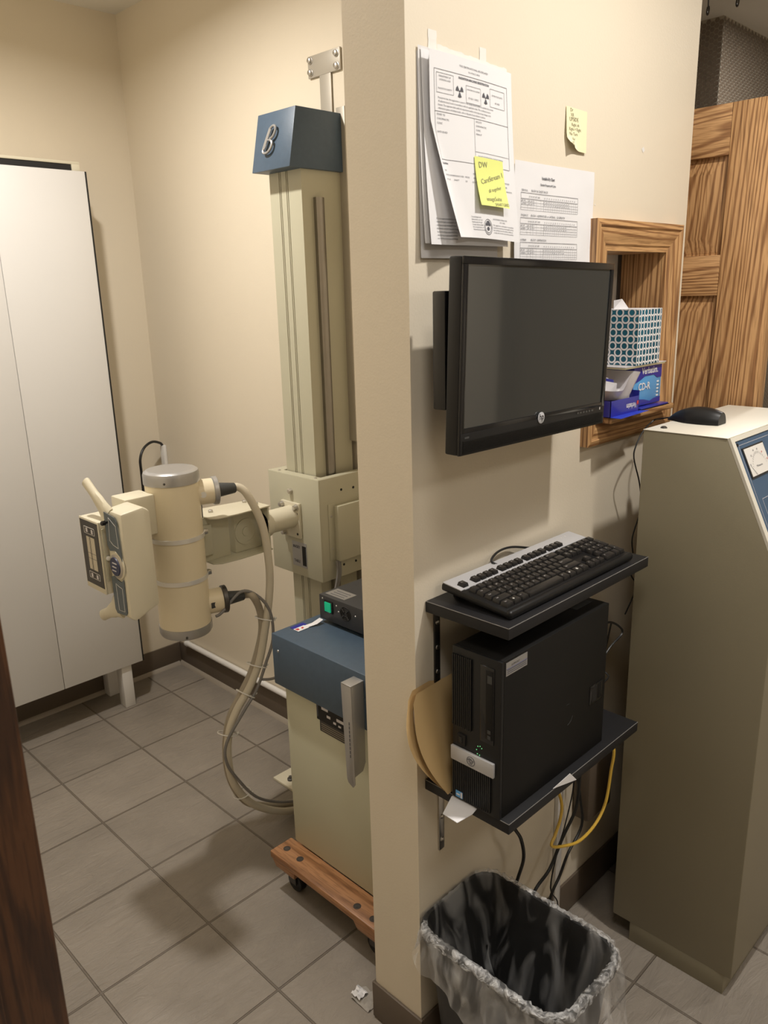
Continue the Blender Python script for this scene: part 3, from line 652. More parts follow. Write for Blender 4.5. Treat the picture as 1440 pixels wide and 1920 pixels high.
# ================================================================== TRANSFORMER ON DOLLY
ZD = .125; LY0, LY1 = 1.17, 1.604; LX0, LX1 = 1.150, 1.475
tr = thing('transformer_tank', 'tall sage metal tank with dark blue lid on a wooden dolly', 'medical equipment', (1.31, 1.39, ZD))
b = MB(); b.box(1.170, 1.460, 1.20, 1.586, ZD, .70, 'sage', .006); b.build('tank_body', tr)
b = MB(); b.box(LX0, LX1, LY0, LY1, .632, .780, 'blue', .003); lid = b.build('lid', tr)
b = MB(); b.lathe((LX0, 1.578, .735), (-1, 0, 0), [(0, .004), (.0015, .0035), (.002, .001)], 'steel', 12); b.build('screw', lid)
b = MB(); b.box(1.168, 1.1702, 1.338, 1.451, .576, .632, 'darkin')
for (y0, y1, z0, z1) in ((1.43, 1.405, .611, .619), (1.372, 1.338, .598, .606), (1.41, 1.396, .594, .601), (1.385, 1.375, .586, .592), (1.366, 1.356, .584, .589)): b.box(1.1672, 1.1682, y1, y0, z0, z1, 'dish')
b.box(1.168, 1.1702, 1.336, 1.440, .545, .5755, 'dsteel')
for k in range(4): b.box(1.1672, 1.1682, 1.342, 1.434, .550+.006*k, .5512+.006*k, 'hv2')
b.box(1.1672, 1.1682, 1.444, 1.449, .585, .625, 'ink'); b.build('rating_plate', tr, 'black rating plate with pale fields')
b = MB(); b.box(1.205, 1.250, 1.556, 1.592, .780, .7808, 'navy'); b.box(1.203, 1.240, 1.553, 1.575, .7808, .7814, 'paper'); b.add([(1.236, 1.572, .7815), (1.238, 1.556, .7815), (1.262, 1.545, .786), (1.284, 1.545, .792), (1.284, 1.560, .793), (1.258, 1.562, .786)], [(0, 1, 2, 5), (5, 2, 3, 4)], 'paper'); b.add([(1.2055, 1.572, .7818), (1.216, 1.57, .7818), (1.213, 1.560, .7818), (1.206, 1.560, .7818)], [(0, 1, 2, 3)], 'red'); b.add([(1.222, 1.567, .7818), (1.230, 1.568, .7818), (1.229, 1.561, .7818), (1.222, 1.559, .7818)], [(0, 1, 2, 3)], 'red')
b.build('peeling_sticker', lid)
# metal lever clamp on the lid's front
lx = 1.108; ly0, ly1 = 1.246, 1.281
b = MB(); b.prism([(ly0-.0, .762), (ly1, .762), (ly1-.008, .508), (ly1-.012, .498), (ly0+.006, .490), (ly0-.001, .500)], (lx, 0, 0), Y, Z, (.003, 0, 0), 'alupaint', .001)
b.box(lx, LX0+.05, ly0, ly1, .762, .765, 'alupaint', .001)
b.prism([(lx+.002, .763), (LX0-.001, .763), (LX0-.001, .630), (lx+.040, .545), (lx+.030, .525), (lx+.002, .520)], (0, ly0, 0), X, Z, (0, .003, 0), 'alupaint', .001)
b.box(lx+.003, lx+.006, ly0+.008, ly0+.013, .52, .62, 'alupaint')
lv = b.build('lever_clamp', tr, 'long bare metal lever clamp')
b = MB()
for k in range(9): b.box(lx-.0006, lx+.0002, ly0+.009, ly0+.0115, .660-.011*k, .668-.011*k, 'ink')
b.build('stamped_marks', lv); b = MB()
for k in range(5): b.box(lx+.048+.006*k, lx+.050+.006*k, ly0+.004, ly1-.004, .7648, .7656, 'ink')
b.build('vent_slots', lv)
b = MB(); b.box(LX0-.002, LX0+.002, ly0-.02, ly1+.01, .64, .72, 'blue', .001); b.build('clamp_bracket', lid)
# dolly
dl = thing('wooden_dolly', 'worn brown wooden furniture dolly under the sage tank', 'dolly', (1.28, 1.38, 0))
for (x0, x1) in ((1.094, 1.172), (1.40, 1.48)):
    b = MB(); b.box(x0, x1, 1.165, 1.605, .103, ZD-.0005, 'maple', .003); b.build('board', dl)
for y0, y1 in ((1.165, 1.262), (1.50, 1.60)):
    b = MB(); b.hexa([(1.099, y0+.006, .078), (1.478, y0+.006, .078), (1.478, y1-.012, .078), (1.099, y1-.012, .078)], [(1.096, y0+.001, .1028), (1.479, y0+.001, .1028), (1.479, y1, .1028), (1.096, y1, .1028)], 'maple', .002); b.build('cleat', dl)
for (px, py) in ((1.132, 1.575), (1.130, 1.514), (1.119, 1.268), (1.118, 1.207)):
    b = MB(); b.lathe((px, py, ZD-.0005), Z, [(0, .0105), (.0006, .0105), (.0007, .0085), (.0003, .0085), (.0003, .001)], 'plug', 20); b.lathe((px, py, ZD-.0002), Z, [(0, .006), (.0004, .006)], 'dsteel', 14); b.build('recessed_bolt', dl)
for (px, py) in ((1.140, 1.545), (1.140, 1.215), (1.44, 1.545), (1.44, 1.215)):
    b = MB(); b.cyl((px-.012, py, .030), (px+.012, py, .030), .030, 'blk', 24, .004); cs = b.build('caster', dl)
    b = MB(); b.box(px-.018, px-.015, py-.014, py+.014, .028, .078, 'dsteel'); b.box(px+.015, px+.018, py-.014, py+.014, .028, .078, 'dsteel'); b.box(px-.024, px+.024, py-.024, py+.024, .074, .078, 'dsteel'); b.build('caster_fork', cs)
# power supply on the lid
pw = thing('power_supply_box', 'flat charcoal electronics box with green lit switch on the blue lid', 'electronics', (1.39, 1.36, .780))
PX0, PX1, PY0, PY1, PZ0, PZ1 = 1.288, 1.530, 1.20, 1.562, .792, .862
b = MB(); b.box(PX0, PX1, PY0, PY1, PZ0, PZ1, 'psu', .0015); b.build('case', pw)
for (px, py) in ((PX0+.03, PY1-.03), (PX0+.03, PY0+.03), (PX1-.07, PY1-.03), (PX1-.07, PY0+.03)):
    b = MB(); b.cyl((px, py, .780), (px, py, PZ0), .009, 'blk', 14); b.build('foot', pw)
b = MB(); b.box(PX0-.003, PX0, 1.506, 1.540, .817, .852, 'blkg', .001); sw = b.build('power_switch', pw)
b = MB(); b.box(PX0-.006, PX0-.0025, 1.511, 1.535, .821, .848, 'green', .001); b.build('switch_rocker', sw, 'lit green rocker')
b = MB(); fc = Vector((PX0-.0005, 1.456, .832))
for r in (.019, .0135, .008): b.tube([fc+Y*(math.cos(q*PI/14)*r)+Z*(math.sin(q*PI/14)*r) for q in range(29)], .0017, 'darkin', 6, smooth=0)
for q in range(4):
    a = PI/4+q*PI/2; b.tube([fc+(Y*math.cos(a)+Z*math.sin(a))*.006-X*.0012, fc+(Y*math.cos(a)+Z*math.sin(a))*.019-X*.0012], .0016, 'psu', 6, smooth=0)
b.build('fan_grille', pw)
for (yy, zz) in ((1.548, .853), (1.492, .845), (1.484, .830), (1.418, .835)):
    b = MB(); b.lathe((PX0, yy, zz), (-1, 0, 0), [(0, .0026), (.001, .002), (.0014, .001)], 'steel', 10); b.build('screw', pw)
b = MB(); b.box(PX0+.014, PX0+.060, 1.475, 1.552, PZ1, PZ1+.0005, 'alupaint')
for k in range(3): b.box(PX0+.022+.012*k, PX0+.024+.012*k, 1.485, 1.54, PZ1+.0004, PZ1+.0009, 'ink')
b.build('label', pw, 'silver label on the box top')

# scrap on the floor by the partition end
b = MB()
def scr(u, v): return Vector((.995+.045*u, 1.105+.06*v, .002+.012*abs(noise.noise(Vector((u*3, v*3, 1))))+.004*noise.noise(Vector((u*9, v*9, 4)))))
b.grid(scr, 8, 8, 'grime'); b.grid(lambda u, v: Vector((1.0+.03*u, 1.14+.03*v, .008+.016*abs(noise.noise(Vector((u*4, v*4, 7)))))), 6, 6, 'paper')
tag(b.build('paper_scrap'), 'crumpled pale scrap on the floor by the end of the partition', 'scrap')

# ================================================================== PAPERS ON THE WALL
def letters(n):
    return ''.join(random.choice('aeinorstl cdmupbg') for _ in range(n)).strip().capitalize()
# top sheet: local u right (0..w), v down (0..h)
PXL, PZT, PWD, PHT = 1.041, 2.020, .216, .282
def curl(p):    # p.x = u, p.y = -v, p.z = lift
    u = p.x/PWD; v = -p.y/PHT
    sag = .010+.020*v*v
    c = max(0.0, v-.36)/.64; l = max(0.0, 1-u/(.02+.46*c)) if c > 0 else 0.0
    # lower-left corner peels away from the wall and rolls to the right
    x = PXL+p.x+l*c*.040+.018*v*u
    y = YW-.012-sag*.6-l*l*c*.020-.010*math.sin(u*PI)*.3-p.z
    z = PZT+p.y-.004*u+.010*math.sin(PI*u)*v*.3
    return Vector((x, y, z))
b = MB()
b.grid(lambda i, j: curl(Vector((i*PWD, -j*PHT, 0))), 24, 30, 'paper', flip=True)
E_ = .0006
def ln(u0, v0, u1, v1, w=.0005, m='ink'):
    n = 12
    for k in range(n):
        a0 = k/n; a1 = (k+1)/n
        p = [(u0+(u1-u0)*a0, v0+(v1-v0)*a0), (u0+(u1-u0)*a1, v0+(v1-v0)*a1)]
        du, dv = (0, w) if abs(u1-u0) > abs(v1-v0) else (w, 0)
        b.add([curl(Vector((p[0][0], -p[0][1], E_))), curl(Vector((p[1][0], -p[1][1], E_))), curl(Vector((p[1][0]+du, -p[1][1]-dv, E_))), curl(Vector((p[0][0]+du, -p[0][1]-dv, E_)))], [(0, 1, 2, 3)] if du else [(3, 2, 1, 0)], m)
def tx(s, u, v, size, align='LEFT', bold=0, m='ink', sx=1):
    vs, fs = bm_text(s, size, bold, align)
    b.add([curl(Vector((u+q.x*sx, -v+q.y, E_))) for q in vs], fs, m)
def rect_(u0, v0, u1, v1, w=.0005): ln(u0, v0, u1, v0, w); ln(u0, v1, u1, v1, w); ln(u0, v0, u0, v1, w); ln(u1, v0, u1, v1, w)
rect_(.010, .026, .200, .160, .0006); ln(.010, .088, .200, .088, .0006); ln(.105, .088, .105, .160); ln(.105, .140, .200, .140)
rect_(.015, .031, .055, .060); rect_(.086, .040, .124, .066); rect_(.150, .035, .192, .063)
tx('THIS CERTIFICATE SHALL BE DISPLAYED', .108, .015, .0042, 'CENTER'); tx('IN A PUBLIC AREA', .108, .021, .0036, 'CENTER')
tx('RADIATION MACHINE REGISTRATION', .108, .033, .0046, 'CENTER', .00015)
tx('DEPARTMENT OF', .035, .037, .0036, 'CENTER'); tx('LICENSING AND', .035, .042, .0036, 'CENTER'); tx('RADIATION SAFETY', .035, .055, .0036, 'CENTER')
tx('REGISTRATION NUMBER', .105, .047, .0030, 'CENTER'); tx('03-4521-1-00052', .105, .060, .0038, 'CENTER'); tx('EXPIRATION DATE', .171, .046, .0036, 'CENTER'); tx('8/1/2023', .171, .057, .0038, 'CENTER')
for cu_ in (.070, .138):
    for k in range(3):
        a0 = math.radians(-90+120*k)
        pts = [(.0022, a0-.5), (.0095, a0-.5), (.0095, a0), (.0095, a0+.5), (.0022, a0+.5)]
        b.add([curl(Vector((cu_+r*math.cos(a), -.052+r*math.sin(a), E_))) for r, a in pts], [(0, 1, 2, 3, 4)], 'ink')
    b.add([curl(Vector((cu_+.0016*math.cos(a*PI/4), -.052+.0016*math.sin(a*PI/4), E_))) for a in range(8)], [tuple(range(8))], 'ink')
for i, t_ in enumerate(('Pursuant to law, this registration is issued to the facility named below to operate the sources', 'of radiation listed herein in accordance with the applicable rules. This certificate is not a', 'license. The registrant shall notify the department within thirty days of any change in the', 'information given, including transfer, sale or disposal of any radiation machine.')):
    tx(t_, .018, .069+.0052*i, .0040, sx=.93)
for i, t_ in enumerate(('ISSUED TO', 'CHIROPRACTIC', 'CLINIC', '', 'DATE ISSUED')): 
    if t_: tx(t_, .014, .094+.0065*i, .0040)
for i, t_ in enumerate(('FACILITY', 'CHIROPRACTIC', 'CLINIC', 'MAIN ST')): tx(t_, .109, .094+.0065*i, .0040)
tx('FACILITY REGISTRATION CONTACT PERSON', .112, .148, .0034); tx('Diag. Machines', .010, .167, .0040, bold=.0001)
for u, rows in ((.012, ('ROOM', 'CONTROL LOCATION', 'X-RAY  UNIT')), (.046, ('', 'MANUFACTURER', 'BENNETT')), (.076, ('', 'MODEL', '325')), (.104, ('MAXIMUM', 'RATINGS', '125 kV  300 mA')), (.142, ('MAX', 'ID / SN', '70250')), (.163, ('NO.', 'OF', 'TUBES', '1')), (.186, ('', 'AUTHORIZED', 'USES', 'MEDICAL DIAGNOSTIC'))):
    for i, t_ in enumerate(rows):
        if t_: tx(t_, u, .178+.0068*i, .0034, 'CENTER' if u > .09 else 'LEFT')
# seal and small print at the foot of the sheet
su, sv = .128, .262
for r in (.0125, .0095):
    for k in range(20):
        a0 = k*PI/10; a1 = (k+1)*PI/10
        b.add([curl(Vector((su+q*math.cos(a)*.8, -sv+q*math.sin(a), E_))) for q, a in ((r, a0), (r+.0009, a0), (r+.0009, a1), (r, a1))], [(0, 1, 2, 3)], 'ink')
for (du_, dv_, r) in ((0, .006, .004), (-.004, .004, .0025), (.004, .004, .0025), (0, -.003, .0035)):
    b.add([curl(Vector((su+du_+r*math.cos(a*PI/4), -sv+dv_+r*math.sin(a*PI/4), E_))) for a in range(8)], [tuple(range(8))], 'ink')
tx('AUTHORIZED SIGNATURE', .142, .249, .0034); tx('10-11-2022', .160, .2535, .0034)
for i, t_ in enumerate(('This registration is valid only for the machines', 'listed above and may not be transferred. Post', 'this certificate near the machines. Failure to', 'comply with the rules may result in penalties')): tx(t_, .142, .259+.0042*i, .0034, sx=.92)
for i in range(6): tx(letters(17+i), .085, .248+.0042*i, .0034)
g_p = 'papers taped to the cream wall'
sh = tag(b.build('document_sheet'), 'curled white form with two radiation symbols and ruled boxes, front of the taped stack', 'paper', g_p)
# sheets behind
def sheet(x0, x1, z0, z1, yo, yb, m, lab, txt=False, seed=0):
    b = MB()
    def fn(u, v):
        return Vector((x0+(x1-x0)*u, YW-yo-(yb-yo)*v*v-.004*math.sin(u*PI)*v-.006*max(0, 1-u*4)*v*(1 if seed % 2 else .4), z1+(z0-z1)*v))
    b.grid(fn, 12, 16, m, flip=True)
    if txt:
        for i in range(7):
            vs, fs = bm_text(letters(34), .0036); b.add([fn((.08+q.x/(x1-x0)), .862+.018*i-q.y/(z1-z0))-Y*.0008 for q in vs], fs, 'ink')
    return tag(b.build('document_sheet'), lab, 'paper', g_p)
sheet(1.036, 1.256, 1.727, 2.022, .005, .018, 'paper', 'white sheet just behind the curled form, its small print showing at lower left', True, 1)
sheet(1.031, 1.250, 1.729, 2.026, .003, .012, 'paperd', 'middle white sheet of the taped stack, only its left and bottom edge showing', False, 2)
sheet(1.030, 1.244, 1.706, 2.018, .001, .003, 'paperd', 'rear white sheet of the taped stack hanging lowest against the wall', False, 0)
for (x0, x1, z0, z1, lab) in ((1.058, 1.079, 1.992, 2.054, 'strip of clear tape at the left top of the taped paper stack'), (1.190, 1.208, 1.984, 2.050, 'strip of clear tape at the right top of the taped paper stack')):
    b = MB(); b.grid(lambda u, v: Vector((x0+(x1-x0)*u+.0012*noise.noise(Vector((u*6, v*20, x0*9))), YW-.0008-.0145*(v > .45)*min(1, (v-.45)*5)-.0006*noise.noise(Vector((u*5, v*30, 2))), z1+(z0-z1)*v)), 4, 16, 'tape', flip=True)
    tag(b.build('tape_strip'), lab, 'tape', 'tape strips holding the paper stack')
b = MB(); b.grid(lambda u, v: Vector((1.064+.185*u, YW-.0145-.002*noise.noise(Vector((u*20, v*4, 3))), 2.030-.022*v-.008*u+.003*noise.noise(Vector((u*14, v*3, 5))))), 24, 4, 'tape', flip=True)
tag(b.build('tape_strip'), 'long crinkled tape strip along the top edge of the taped paper stack', 'tape', 'tape strips holding the paper stack')
# yellow note on the form
def nmap(u, v):
    o = curl(Vector((.1005+.078*u, -(.148+.080*v), .0016)));
    return o+Vector((0, -.010*v*v, 0))
b = MB(); b.grid(nmap, 8, 8, 'note', flip=True)
def ntx(s, u, v, size, rot=.06, m='pencil'):
    vs, fs = bm_text(s, size); c, s_ = math.cos(rot), math.sin(rot)
    b.add([nmap(u+(q.x*c-q.y*s_)/.078, v-(q.x*s_+q.y*c)/.080)-Y*.0006 for q in vs], fs, m)
ntx('DW', .12, .22, .0135, .1); ntx('CareStream 1', .15, .56, .0118, .28); ntx('all together', .35, .72, .0085, .25); ntx('imageSuite', .22, .90, .0100, .08); ntx('SMARTGRID', .48, .985, .0075, .06)
tag(b.build('sticky_note'), 'bright yellow handwritten note stuck on the curled white form', 'sticky note')
# pale note higher on the wall
b = MB()
def n2(u, v):
    l = max(0, v-.7)/.3*max(0, 1-u*1.6)
    return Vector((1.462+.077*u-.003*v+.010*l, YW-.0015-.006*v*(1-u*.5)-.012*l*l, 1.9935-.078*v-.002*u+.006*l))
b.grid(n2, 8, 8, 'note2', flip=True)
def n2t(s, u, v, size, rot=0):
    vs, fs = bm_text(s, size); c, s_ = math.cos(rot), math.sin(rot)
    b.add([n2(u+(q.x*c-q.y*s_)/.077, v-(q.x*s_+q.y*c)/.078)-Y*.0006 for q in vs], fs, 'pencil')
for i, (s_, u, sz) in enumerate((('Dr', .18, .009), ('XR', .20, .009), ('UPSIDE', .14, .0105), ('Right ok', .24, .0085), ('Right = Right', .12, .0085), ('No Turn', .14, .0085), ('for', .28, .0085), ('LAT', .16, .0085))): n2t(s_, u, .10+.112*i, sz, .05)
tag(b.build('sticky_note'), 'pale yellow handwritten note stuck alone high on the cream wall', 'sticky note')
# variable chart, landscape
CX, CZT, CW, CH = 1.290, 1.881, .284, .218
def cm(p): return Vector((CX+p.x, YW-.002-.006*(p.y/CH)**2*.5-.003*max(0, 1-p.x*10)-.0012*(1+noise.noise(Vector((p.x*22, p.y*22, 3))))-p.z, CZT+p.y))
b = MB(); b.grid(lambda i, j: cm(Vector((i*CW, -j*CH, 0))), 28, 20, 'paper', flip=True)
def cl(u0, v0, u1, v1, w=.0005):
    n = 10
    for k in range(n):
        a0, a1 = k/n, (k+1)/n
        p0 = (u0+(u1-u0)*a0, v0+(v1-v0)*a0); p1 = (u0+(u1-u0)*a1, v0+(v1-v0)*a1)
        if abs(u1-u0) > abs(v1-v0): q = [(p0[0], p0[1]), (p0[0], p0[1]+w), (p1[0], p1[1]+w), (p1[0], p1[1])]
        else: q = [(p0[0], p0[1]), (p1[0], p1[1]), (p1[0]+w, p1[1]), (p0[0]+w, p0[1])]
        b.add([cm(Vector((x, -y, .0009))) for x, y in q], [(0, 1, 2, 3)], 'ink')
def ct(s, u, v, size, al='LEFT', bold=0, m='ink', sx=1):
    vs, fs = bm_text(s, size, bold, al); b.add([cm(Vector((u+q.x*sx, -v+q.y, .0010))) for q in vs], fs, m)
ct('Variable kVp Chart', .113, .028, .0072, 'CENTER', .0002, sx=.8); ct('Standard Frequency 60 Cycles', .113, .039, .0055, 'CENTER', .0001, sx=.8)
for i, (h1, h2) in enumerate((('CERVICAL', 'BUCKY & CHEST RACK'), ('THORACIC', 'BUCKY - EXPIRATION or LATERAL - 2X BREATH'), ('LUMBAR', 'BUCKY - EXPIRATION'), ('ABDOMEN/RIB', 'BUCKY'))):
    v0 = .052+.0445*i
    ct(h1, .020, v0, .0050); ct(h2, .055, v0, .0056)
    t0 = v0+.0025
    for k, vv in enumerate((0, .0105, .0165, .0215, .0262, .0305)): cl(.019, t0+vv, .222, t0+vv, .0007 if k in (0, 1) else .0004)
    us = [.019, .042, .054, .062, .074, .090, .099]+[.099+.0077*q for q in range(1, 17)]
    for k, u in enumerate(us): cl(u, t0+(0 if k in (0, len(us)-1) else .0105), u, t0+.0308, .0005 if k in (0, 6, len(us)-1) else .0003)
    for k in range(15): ct(str(18+2*k), .101+.0077*k, t0+.0085, .0042, sx=.75)
    ct('CM  MA  SEC  DIST  GRID', .046, t0+.008, .0042, sx=.85)
    for r_ in range(2 if i < 3 else 1):
        ct(('AP / PA', 'LATERAL')[r_], .021, t0+.0155+.0053*r_, .0042); ct('300  1/10  72  Y', .044, t0+.0155+.0053*r_, .0040, sx=.9)
        for k in range(12 - i): ct(str(66+2*k+4*r_), .1005+.0077*k, t0+.0155+.0053*r_, .0040, sx=.8)
ct('*', .080, .2155, .006)
tag(b.build('exposure_chart'), 'white landscape chart of four ruled tables headed Variable kVp Chart, above the monitor', 'paper')

# ================================================================== MONITOR
mo = thing('computer_monitor', 'black widescreen monitor mounted on the cream wall above the keyboard shelf', 'monitor', (1.22, .90, 1.38))
A = Matrix.Translation((1.2197, .8137, 1.5422))@Matrix.Rotation(.0261, 4, 'Z')@Matrix.Rotation(.0189, 4, 'X')@Matrix.Rotation(.0196, 4, 'Y')
mx = lambda v: A@v
w2, h2 = .2392, .1565
b = MB(); b.box(-w2, w2, .004, .030, -h2, h2, 'blk', .003, xf=mx); b.box(-.19, .19, .030, .052, -.12, .12, 'blk', .01, xf=mx); b.build('monitor_case', mo)
b = MB()
sx0, sx1, sz0, sz1 = -w2+.0125, w2-.0125, -h2+.044, h2-.012
b.box(-w2, w2, 0, .004, sz1, h2, 'blkg', .001, xf=mx); b.box(-w2, sx0, 0, .004, -h2, sz1, 'blkg', .001, xf=mx); b.box(sx1, w2, 0, .004, -h2, sz1, 'blkg', .001, xf=mx); b.box(sx0, sx1, 0, .004, sz0-.012, sz0, 'blkg', .001, xf=mx)
b.box(-w2+.002, w2-.002, -.001, .004, -h2+.0, -h2+.036, 'blk', .001, xf=mx)
bz = b.build('bezel', mo)
b = MB(); b.box(sx0-.001, sx1+.001, .0022, .006, sz0-.001, sz1+.001, 'screen', xf=mx); b.build('screen', mo)
b = MB()
for k in range(10): b.box(-w2+.008, w2-.008, -.0022, -.0008, -h2+.004+.0021*k, -h2+.0049+.0021*k, 'blkm', xf=mx)
b.build('speaker_ribs', bz)
b = MB()
b.lathe((.0, -.0012, -h2+.0375), (0, -1, 0), [(0, .0105), (.0012, .0105), (.0016, .0098)], 'silver', 28, xf=mx); b.text('hp', .0155, (-.0078, -.0030, -h2+.0345), X, Z, 'blkg', .0002, xf=mx)
b.build('round_logo', bz, 'round silver logo')
b = MB()
for k in range(6): b.box(.128+.011*k, .136+.011*k, -.0018, -.0008, -h2+.030, -h2+.0335, 'blkg', xf=mx)
b.box(.2165, .2185, -.002, -.0008, -h2+.030, -h2+.035, 'nylon', xf=mx); b.box(-w2+.012, -w2+.024, -.0016, -.0008, -h2+.0275, -h2+.0305, 'rubber', xf=mx); b.build('buttons', bz)
b = MB(); b.box(1.005, 1.045, .862, .890, 1.458, 1.652, 'blkg', .003); b.box(1.045, 1.30, .862, .885, 1.47, 1.64, 'blkm', .003); b.box(1.12, 1.28, .885, YW-.001, 1.48, 1.63, 'blkm', .002); b.box(1.14, 1.27, .84, .865, 1.49, 1.62, 'blkm', .002); b.build('wall_mount', mo)

# ================================================================== SHELVES
def shelf(zt, x0, x1, y0, lab, pairs):
    s = thing('wall_shelf', lab, 'shelf', ((x0+x1)/2, (y0+YW)/2, zt-.022), 'charcoal wall shelves')
    b = MB(); b.box(x0, x1, y0, YW-.001, zt-.022, zt, 'shelf', .0008)
    t = .0007
    b.box(x0, x1, y0-t*.2, y0+t, zt-.0007, zt+.0003, 'shelfe'); b.box(x0-t*.2, x0+t, y0, YW-.002, zt-.0007, zt+.0003, 'shelfe'); b.build('board', s)
    for xb, zb in pairs:
        b = MB(); b.box(xb, xb+.0165, YW-.004, YW-.0005, zb, zt-.0225, 'steel' if zt < .8 else 'dsteel', .0008); b.box(xb, xb+.0165, y0+.05, YW-.001, zt-.0265, zt-.0225, 'dsteel', .0008)
        br = b.build('bracket', s)
        for q in (.15, .5, .85):
            b = MB(); zz = zb+(zt-.03-zb)*q; b.lathe((xb+.008, YW-.004, zz), (0, -1, 0), [(0, .0052), (.002, .0048), (.0035, .002)], 'steel', 12); b.build('screw', br)
    return s
shelf(1.085, 1.035, 1.541, .746, 'upper charcoal wall shelf carrying the keyboard', ((1.057, .905), (1.49, .905)))
shelf(.700, 1.027, 1.515, .732, 'lower charcoal wall shelf carrying the black computer', ((1.066, .508), (1.47, .540)))

# ================================================================== KEYBOARD
kb = thing('keyboard', 'black computer keyboard with silver top strip on the upper shelf', 'keyboard', (1.282, .845, 1.085))
KW, KD = .437, .163
kb.rotation_euler = (math.radians(6.5), 0, math.radians(-.4))
def L(b, *a, **k): return b.build(*a, local=True, **k)
b = MB(); b.hexa([(-KW/2, -KD/2, .012), (KW/2, -KD/2, .012), (KW/2, KD/2, .008), (-KW/2, KD/2, .008)], [(-KW/2, -KD/2, .0235), (KW/2, -KD/2, .0235), (KW/2, KD/2, .0235), (-KW/2, KD/2, .0235)], 'blk', .004); L(b, 'keyboard_body', kb)
b = MB(); b.box(-KW/2, KW/2, -KD/2-.001, -KD/2+.013, .010, .0262, 'blk', .006, 3); L(b, 'front_rest', kb)
b = MB(); v0 = .050
b.box(-KW/2+.002, KW/2-.002, -KD/2+.116, KD/2-.001, .0225, .0250, 'silver', .001); b.box(-KW/2+.012, -KW/2+.335, -KD/2+.114, -KD/2+.1175, .0225, .0252, 'silver', .0008)
st_ = L(b, 'silver_strip', kb)
b = MB(); b.lathe((-KW/2+.150, KD/2-.008, .0250), Z, [(0, .0042), (.0004, .0042)], 'rubber', 18)
for k in range(4): b.lathe((-KW/2+.352+.016*k, KD/2-.014, .0250), Z, [(0, .0013), (.0004, .0013)], 'nylon', 10)
L(b, 'indicator_marks', st_)
for sx_ in (-1, 1):
    b = MB(); b.box(sx_*(KW/2-.035)-.012, sx_*(KW/2-.035)+.012, KD/2-.028, KD/2-.012, -.0085, .010, 'blk', .002); L(b, 'tilt_foot', kb)
pt = .0184; u0_ = -KW/2+.012; vb = -KD/2+.0255
keys = []
def row(r, u, items):
    for it in items:
        w = it[1] if isinstance(it, tuple) else 1; s_ = it[0] if isinstance(it, tuple) else it
        if s_ is not None: keys.append((u+w*pt/2, vb+r*pt, w*pt-.0012, pt-.0012, s_))
        u += w*pt
row(0, u0_, [('Ctrl', 1.25), ('@', 1.25), ('Alt', 1.25), ('', 6.25), ('Alt', 1.25), ('@', 1.25), ('#', 1.25), ('Ctrl', 1.25)])
row(1, u0_, [('Shift', 2.25)]+list('ZXCVBNM,./')+[('Shift', 2.75)])
row(2, u0_, [('Caps', 1.75)]+list('ASDFGHJKL;\'')+[('Enter', 2.25)])
row(3, u0_, [('Tab', 1.5)]+list('QWERTYUIOP[]')+[('\\', 1.5)])
row(4, u0_, list('`1234567890-=')+[('Back', 2)])
row(5.55, u0_, ['Esc', (None, 1)]+['F1', 'F2', 'F3', 'F4']+[(None, .5)]+['F5', 'F6', 'F7', 'F8']+[(None, .5)]+['F9', 'F10', 'F11', 'F12']+[(None, .35)]+['Prt', 'Scr', 'Brk'])
un = u0_+15.35*pt
row(4, un, ['Ins', 'Hm', 'PU']); row(3, un, ['Del', 'End', 'PD']); row(1, un, [(None, 1), '^']); row(0, un, ['<', 'v', '>'])
up2 = un+3.35*pt
row(4, up2, ['Num', '/', '*', '-']); row(3, up2, list('789')); row(2, up2, list('456')); row(1, up2, list('123')); row(0, up2, [('0', 2), '.'])
keys.append((up2+3.5*pt, vb+2.5*pt, pt-.0012, 2*pt-.0012, '+')); keys.append((up2+3.5*pt, vb+.5*pt, pt-.0012, 2*pt-.0012, 'En'))
def keymesh(b, u, v, w, d, s_):
    z0 = .0228; z1 = .0318; i = .0026
    b.hexa([(u-w/2, v-d/2, z0), (u+w/2, v-d/2, z0), (u+w/2, v+d/2, z0), (u-w/2, v+d/2, z0)],
           [(u-w/2+i, v-d/2+i*.8, z1), (u+w/2-i, v-d/2+i*.8, z1), (u+w/2-i, v+d/2-i*.5, z1), (u-w/2+i, v+d/2-i*.5, z1)], 'key', .0007)
    if s_:
        if s_ == '@': b.add([(u-w/2+.0065+.0022*math.cos(a*PI/4), v+.0005+.0022*math.sin(a*PI/4), z1+.00015) for a in range(8)], [tuple(range(8))], 'nylon')
        elif s_ == '#': b.box(u-.0025, u+.002, v-.002, v+.003, z1, z1+.0002, 'nylon')
        else: b.text(s_, .0048 if len(s_) == 1 else .0036, (u-w/2+.0042, v+.0006, z1+.00015), X, Y, 'dish')
keys.sort(key=lambda k: k[0]+.3*k[1])
for k in keys[:96]:
    b = MB(); keymesh(b, *k); L(b, 'key', kb)
b = MB()
for k in keys[96:]: keymesh(b, *k)
o = L(b, 'keys', kb); o['kind'] = 'stuff'
b = MB(); b.tube([(1.225, .905, 1.112), (1.215, .922, 1.122), (1.25, .931, 1.131), (1.30, .933, 1.128), (1.36, .925, 1.112)], .0025, 'bcable', 8)
tag(b.build('wall_cable'), 'black cable arching up behind the keyboard', 'cable')

